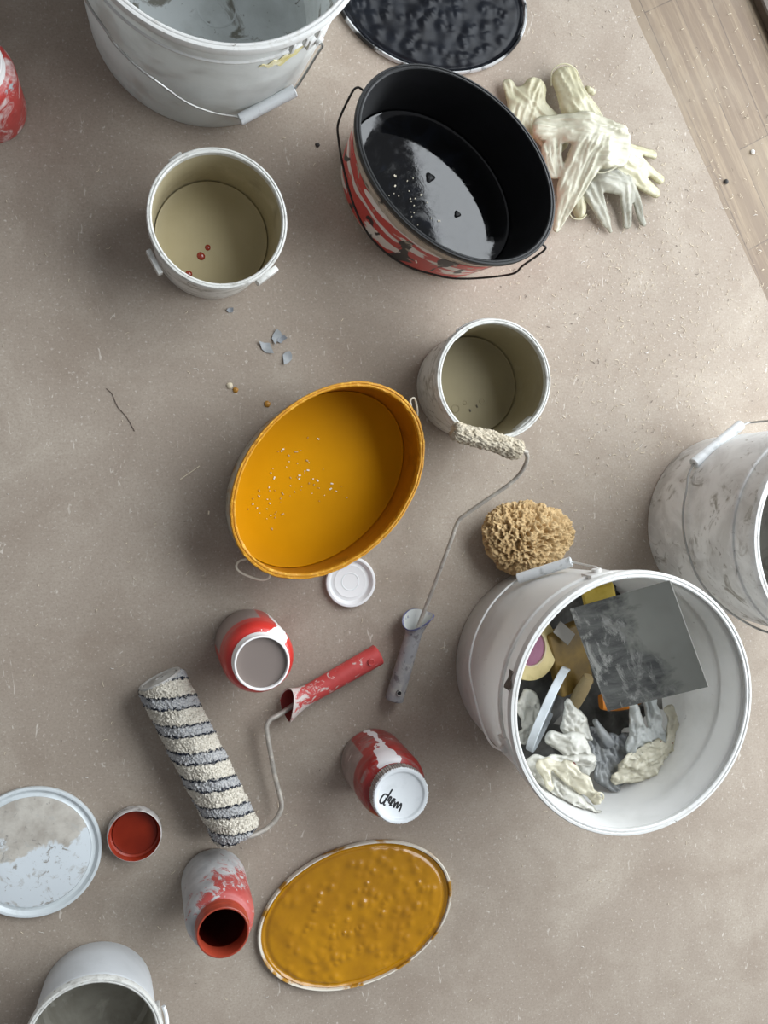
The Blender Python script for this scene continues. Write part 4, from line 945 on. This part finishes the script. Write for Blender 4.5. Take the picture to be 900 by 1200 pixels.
# sponge block, orange and wooden tools, ochre packet
def stick(name, label, cat, p0, p1, w, h, mat, m2=None, group=None):
    p0, p1 = Vector(p0), Vector(p1); ax_ = p1-p0; L = ax_.length; t = thing(name, label, cat); q = ax_.to_track_quat('Y', 'Z').to_matrix().to_4x4(); q.translation = p0; t.matrix_world = q
    n = 12; V = []
    for i in range(n+1):
        u_ = i/n; ww = w*(.72+.35*math.sin(u_*PI)**.8+.1*u_); 
        for j in range(16):
            w_ = 2*PI*j/16; V.append((ww/2*math.copysign(abs(math.cos(w_))**.6, math.cos(w_)), u_*L*(.62 if m2 else 1), h/2*math.copysign(abs(math.sin(w_))**.6, math.sin(w_))))
    F = [(i*16+j, i*16+(j+1) % 16, (i+1)*16+(j+1) % 16, (i+1)*16+j) for i in range(n) for j in range(16)]+[tuple(range(16))[::-1], tuple(range(n*16, n*16+16))]
    mesh('handle', V, F, mat, t)
    if m2:
        pts = [(-w*.45, L*.6), (w*.45, L*.6), (w*.9, L), (-w*.9, L)]; V, F = poly_slab(pts, -.0006, .0006); mesh('blade', V, F, m2, t, smooth=False)
    return t
M_STEEL = plain('worn_steel', '#8a8884', .4, .7)
stick('scraper', 'orange handled scraper under the steel sheet in the big bucket', 'scraper', at(704, 823, .150), at(775, 811, .150), .030, .016, plain('orange_plastic', '#c97a24', .45), M_STEEL)
stick('scraper', 'wooden handled scraper standing between the leaning lid and the steel sheet', 'scraper', at(690, 793, .165), at(660, 850, .12), .018, .014, plain('pale_wood', '#a8946c', .6, var=('#8d7a55', 30)), M_STEEL)
V, F = bevbox(.046, .04, .022, .006, 3)
o = mesh('cleaning_sponge', V, F, plain('yellow_foam', '#cbb152', .9, bump=(200, .5), var=('#b79c3c', 60))); o.location = at(702, 700, .19); o.rotation_euler = (.1, -.35, .25)
tag(o, 'yellow block sponge between the steel sheet and the far rim', 'sponge')
V, F = bevbox(.06, .1, .02, .005, 3)
o = mesh('packet', V, F, plain('ochre_packaging', '#7f6426', .6, var=('#56431b', 30))); o.location = at(666, 772, .135); o.rotation_euler = (.1, .15, .3)
tag(o, 'ochre coloured packet beside the masking tape in the big bucket', 'packet')
V, F = bevbox(.02, .034, .0016, .0005, 1)
o = mesh('paper_scrap', V, F, plain('grey_card', '#7d7972', .8)); o.location = at(661, 742, .16); o.rotation_euler = (.15, .1, .9)
tag(o, 'pale card scrap lying on the ochre packet beside the tape', 'paper')

# ------------------------------------------------------------------ small litter on the sheet
def flake(name, label, cat, px, py, size, mat, seed, th=.0008, curl=.3, group=None, pts=7):
    r = random.Random(seed); c = at(px, py); P = []
    for i in range(pts): a = 2*PI*(i+r.uniform(-.3, .3))/pts; d = size*r.uniform(.6, 1.15); P.append((d*math.cos(a), d*.7*math.sin(a)))
    n = len(P); V = []
    for zz in (0, th):
        for s in (1, .5):
            for x, y in P: V.append((x*s, y*s, zz+curl*(x*s)**2/size+.0006))
        V.append((0, 0, zz+.0006))
    st = 2*n+1; F = []
    for o_, fl in ((0, 1), (st, 0)):
        for i in range(n):
            j = (i+1) % n; q = (o_+i, o_+j, o_+n+j, o_+n+i); t_ = (o_+n+i, o_+n+j, o_+2*n); F += [q, t_]
    F += [(i, st+i, st+(i+1) % n, (i+1) % n) for i in range(n)]
    o = mesh(name, V, F, mat, None, angle=30, loc=(c.x, c.y, 0)); o.rotation_euler = (0, 0, r.uniform(0, 6)); return tag(o, label, cat, group)
M_FLK = plain('blue_grey_paint_chip', '#999c9d', .5, var=('#85898c', 90)); M_FLKD = plain('dark_grey_paint_chip', '#787c81', .5)
GF = 'paint flakes between the beige pail and the ochre tub'
flake('paint_flake', 'pale grey paint flake, leftmost of the group above the ochre tub', 'paint flake', 312.5, 407, .0135, M_FLK, 1, group=GF)
flake('paint_flake', 'pale grey curled paint flake, topmost of the group above the ochre tub', 'paint flake', 324, 394, .012, M_FLK, 2, group=GF)
flake('paint_flake', 'dark grey paint flake touching the topmost pale flake', 'paint flake', 330, 397, .009, M_FLKD, 3, group=GF)
flake('paint_flake', 'pale grey paint flake nearest the ochre tub', 'paint flake', 337, 418, .0135, M_FLK, 4, group=GF)
flake('paint_flake', 'long dark grey paint sliver below the beige pail', 'paint flake', 270, 363, .006, M_FLKD, 5, group=GF)
def blob(label, px, py, r, mat, seed):
    b = lathe([(0, r*.7), (r*.5, r*.6), (r*.85, r*.35), (r, .0005), (0, .0003)], 20, wob=lambda t, rr, z: (rr*.25*mn.noise(Vector((math.cos(t)*2, math.sin(t)*2, seed))), 0))
    o = b.build('paint_blob', mat); c = at(px, py); o.location = (c.x, c.y, 0); return tag(o, label, 'paint blob')
M_OB = plain('dried_ochre', '#a9792a', .5, var=('#8a5e1c', 200))
blob('pale cream blob of dried filler beside an ochre one', 269, 452, .0048, plain('cream_filler', '#c9bda4', .6), 1)
blob('small ochre blob of dried paint beside the cream one', 276, 457, .0042, M_OB, 2)
blob('flat ochre paint spot nearest the ochre tub', 313, 473.5, .0048, M_OB, 3)
blob('tiny white pebble of plaster on the bare floor boards', 882, 178, .0042, plain('plaster_white', '#dedad2', .7), 4)
blob('tiny black crumb on the bare floor boards', 851, 213, .0042, plain('black_crumb', '#2b2724', .7), 5)
blob('tiny black crumb beside the top white bucket', 372, 170, .0036, plain('black_crumb', '#2b2724', .7), 6)
o = tube(spline([at(125, 455, .0012), at(132, 462, .001), at(138, 476, .001), at(149, 489, .001), at(158, 505, .0010)], 5), .00062, 6).build('crease_line', plain('crease_brown', '#82756a', .9)); tag(o, 'thin dark strand standing in for a crease in the sheet left of the ochre tub', 'crease_line')  # dark line of a crease in the cardboard, added as a thin strand
o = tube([at(211, 562, .0012), at(234, 546, .0014)], .0007, 6).build('wood_splinter', plain('pale_splinter', '#d8ccb6', .8)); tag(o, 'straight pale wood splinter beside the ochre tub', 'splinter')
# wood shavings and plaster crumbs scattered everywhere
b = B(); rr = random.Random(21)
KEEP = [(B1, .1), (B2, .095), (B3, .1), (BC, .175), (RC, .16), (TC, .175), (OC, .16), (KC, .16), ((.155, -.262), .05), ((.345, -.456), .05), ((.1, -.617), .05), ((-.153, -.549), .1), ((-.013, -.535), .04), ((.31, -.177), .04), ((.32, -.698), .16), ((.44, .707), .16), ((.586, -.114), .08), ((.62, .40), .06)]
def free(q): return all(math.hypot(q.x-c[0], q.y-c[1]) > r for c, r in KEEP)
n = 0
while n < 1500:
    u_ = rr.random()
    if u_ < .62: px, py = rr.gauss(770, 95), rr.gauss(360, 150)
    elif u_ < .8: px, py = rr.uniform(560, 900), rr.uniform(0, 620)
    else: px, py = rr.uniform(0, 900), rr.uniform(0, 1200)
    if not (0 < px < 900 and 0 < py < 1200): continue
    q = at(px, py)
    if not free(q): continue
    n += 1; big_ = rr.random()
    L = rr.uniform(.002, .0045) if big_ < .8 else rr.uniform(.0045, .008); w = rr.uniform(.0004, .0009)
    m = Matrix.Translation((q.x, q.y, .0009)) @ Matrix.Rotation(rr.uniform(0, PI), 4, 'Z') @ Matrix.Rotation(rr.uniform(-.12, .12), 4, 'Y')
    cv = rr.uniform(-.25, .25)*L; P = [m @ Vector((-L/2, 0, 0)), m @ Vector((0, cv, .0004)), m @ Vector((L/2, 0, 0))]
    tube(P, w*.5, 4, b=b, ry=w*.35, mi=0 if rr.random() < .8 else (1 if rr.random() < .7 else 2))
o = b.build('wood_debris', [plain('shaving_pale', '#d3c6ae', .85), plain('shaving_white', '#dcd8d0', .85), plain('crumb_dark', '#5c5147', .9)], smooth=False)
tag(o, 'pale wood shavings and crumbs scattered over the cardboard sheet', 'debris', kind='stuff')
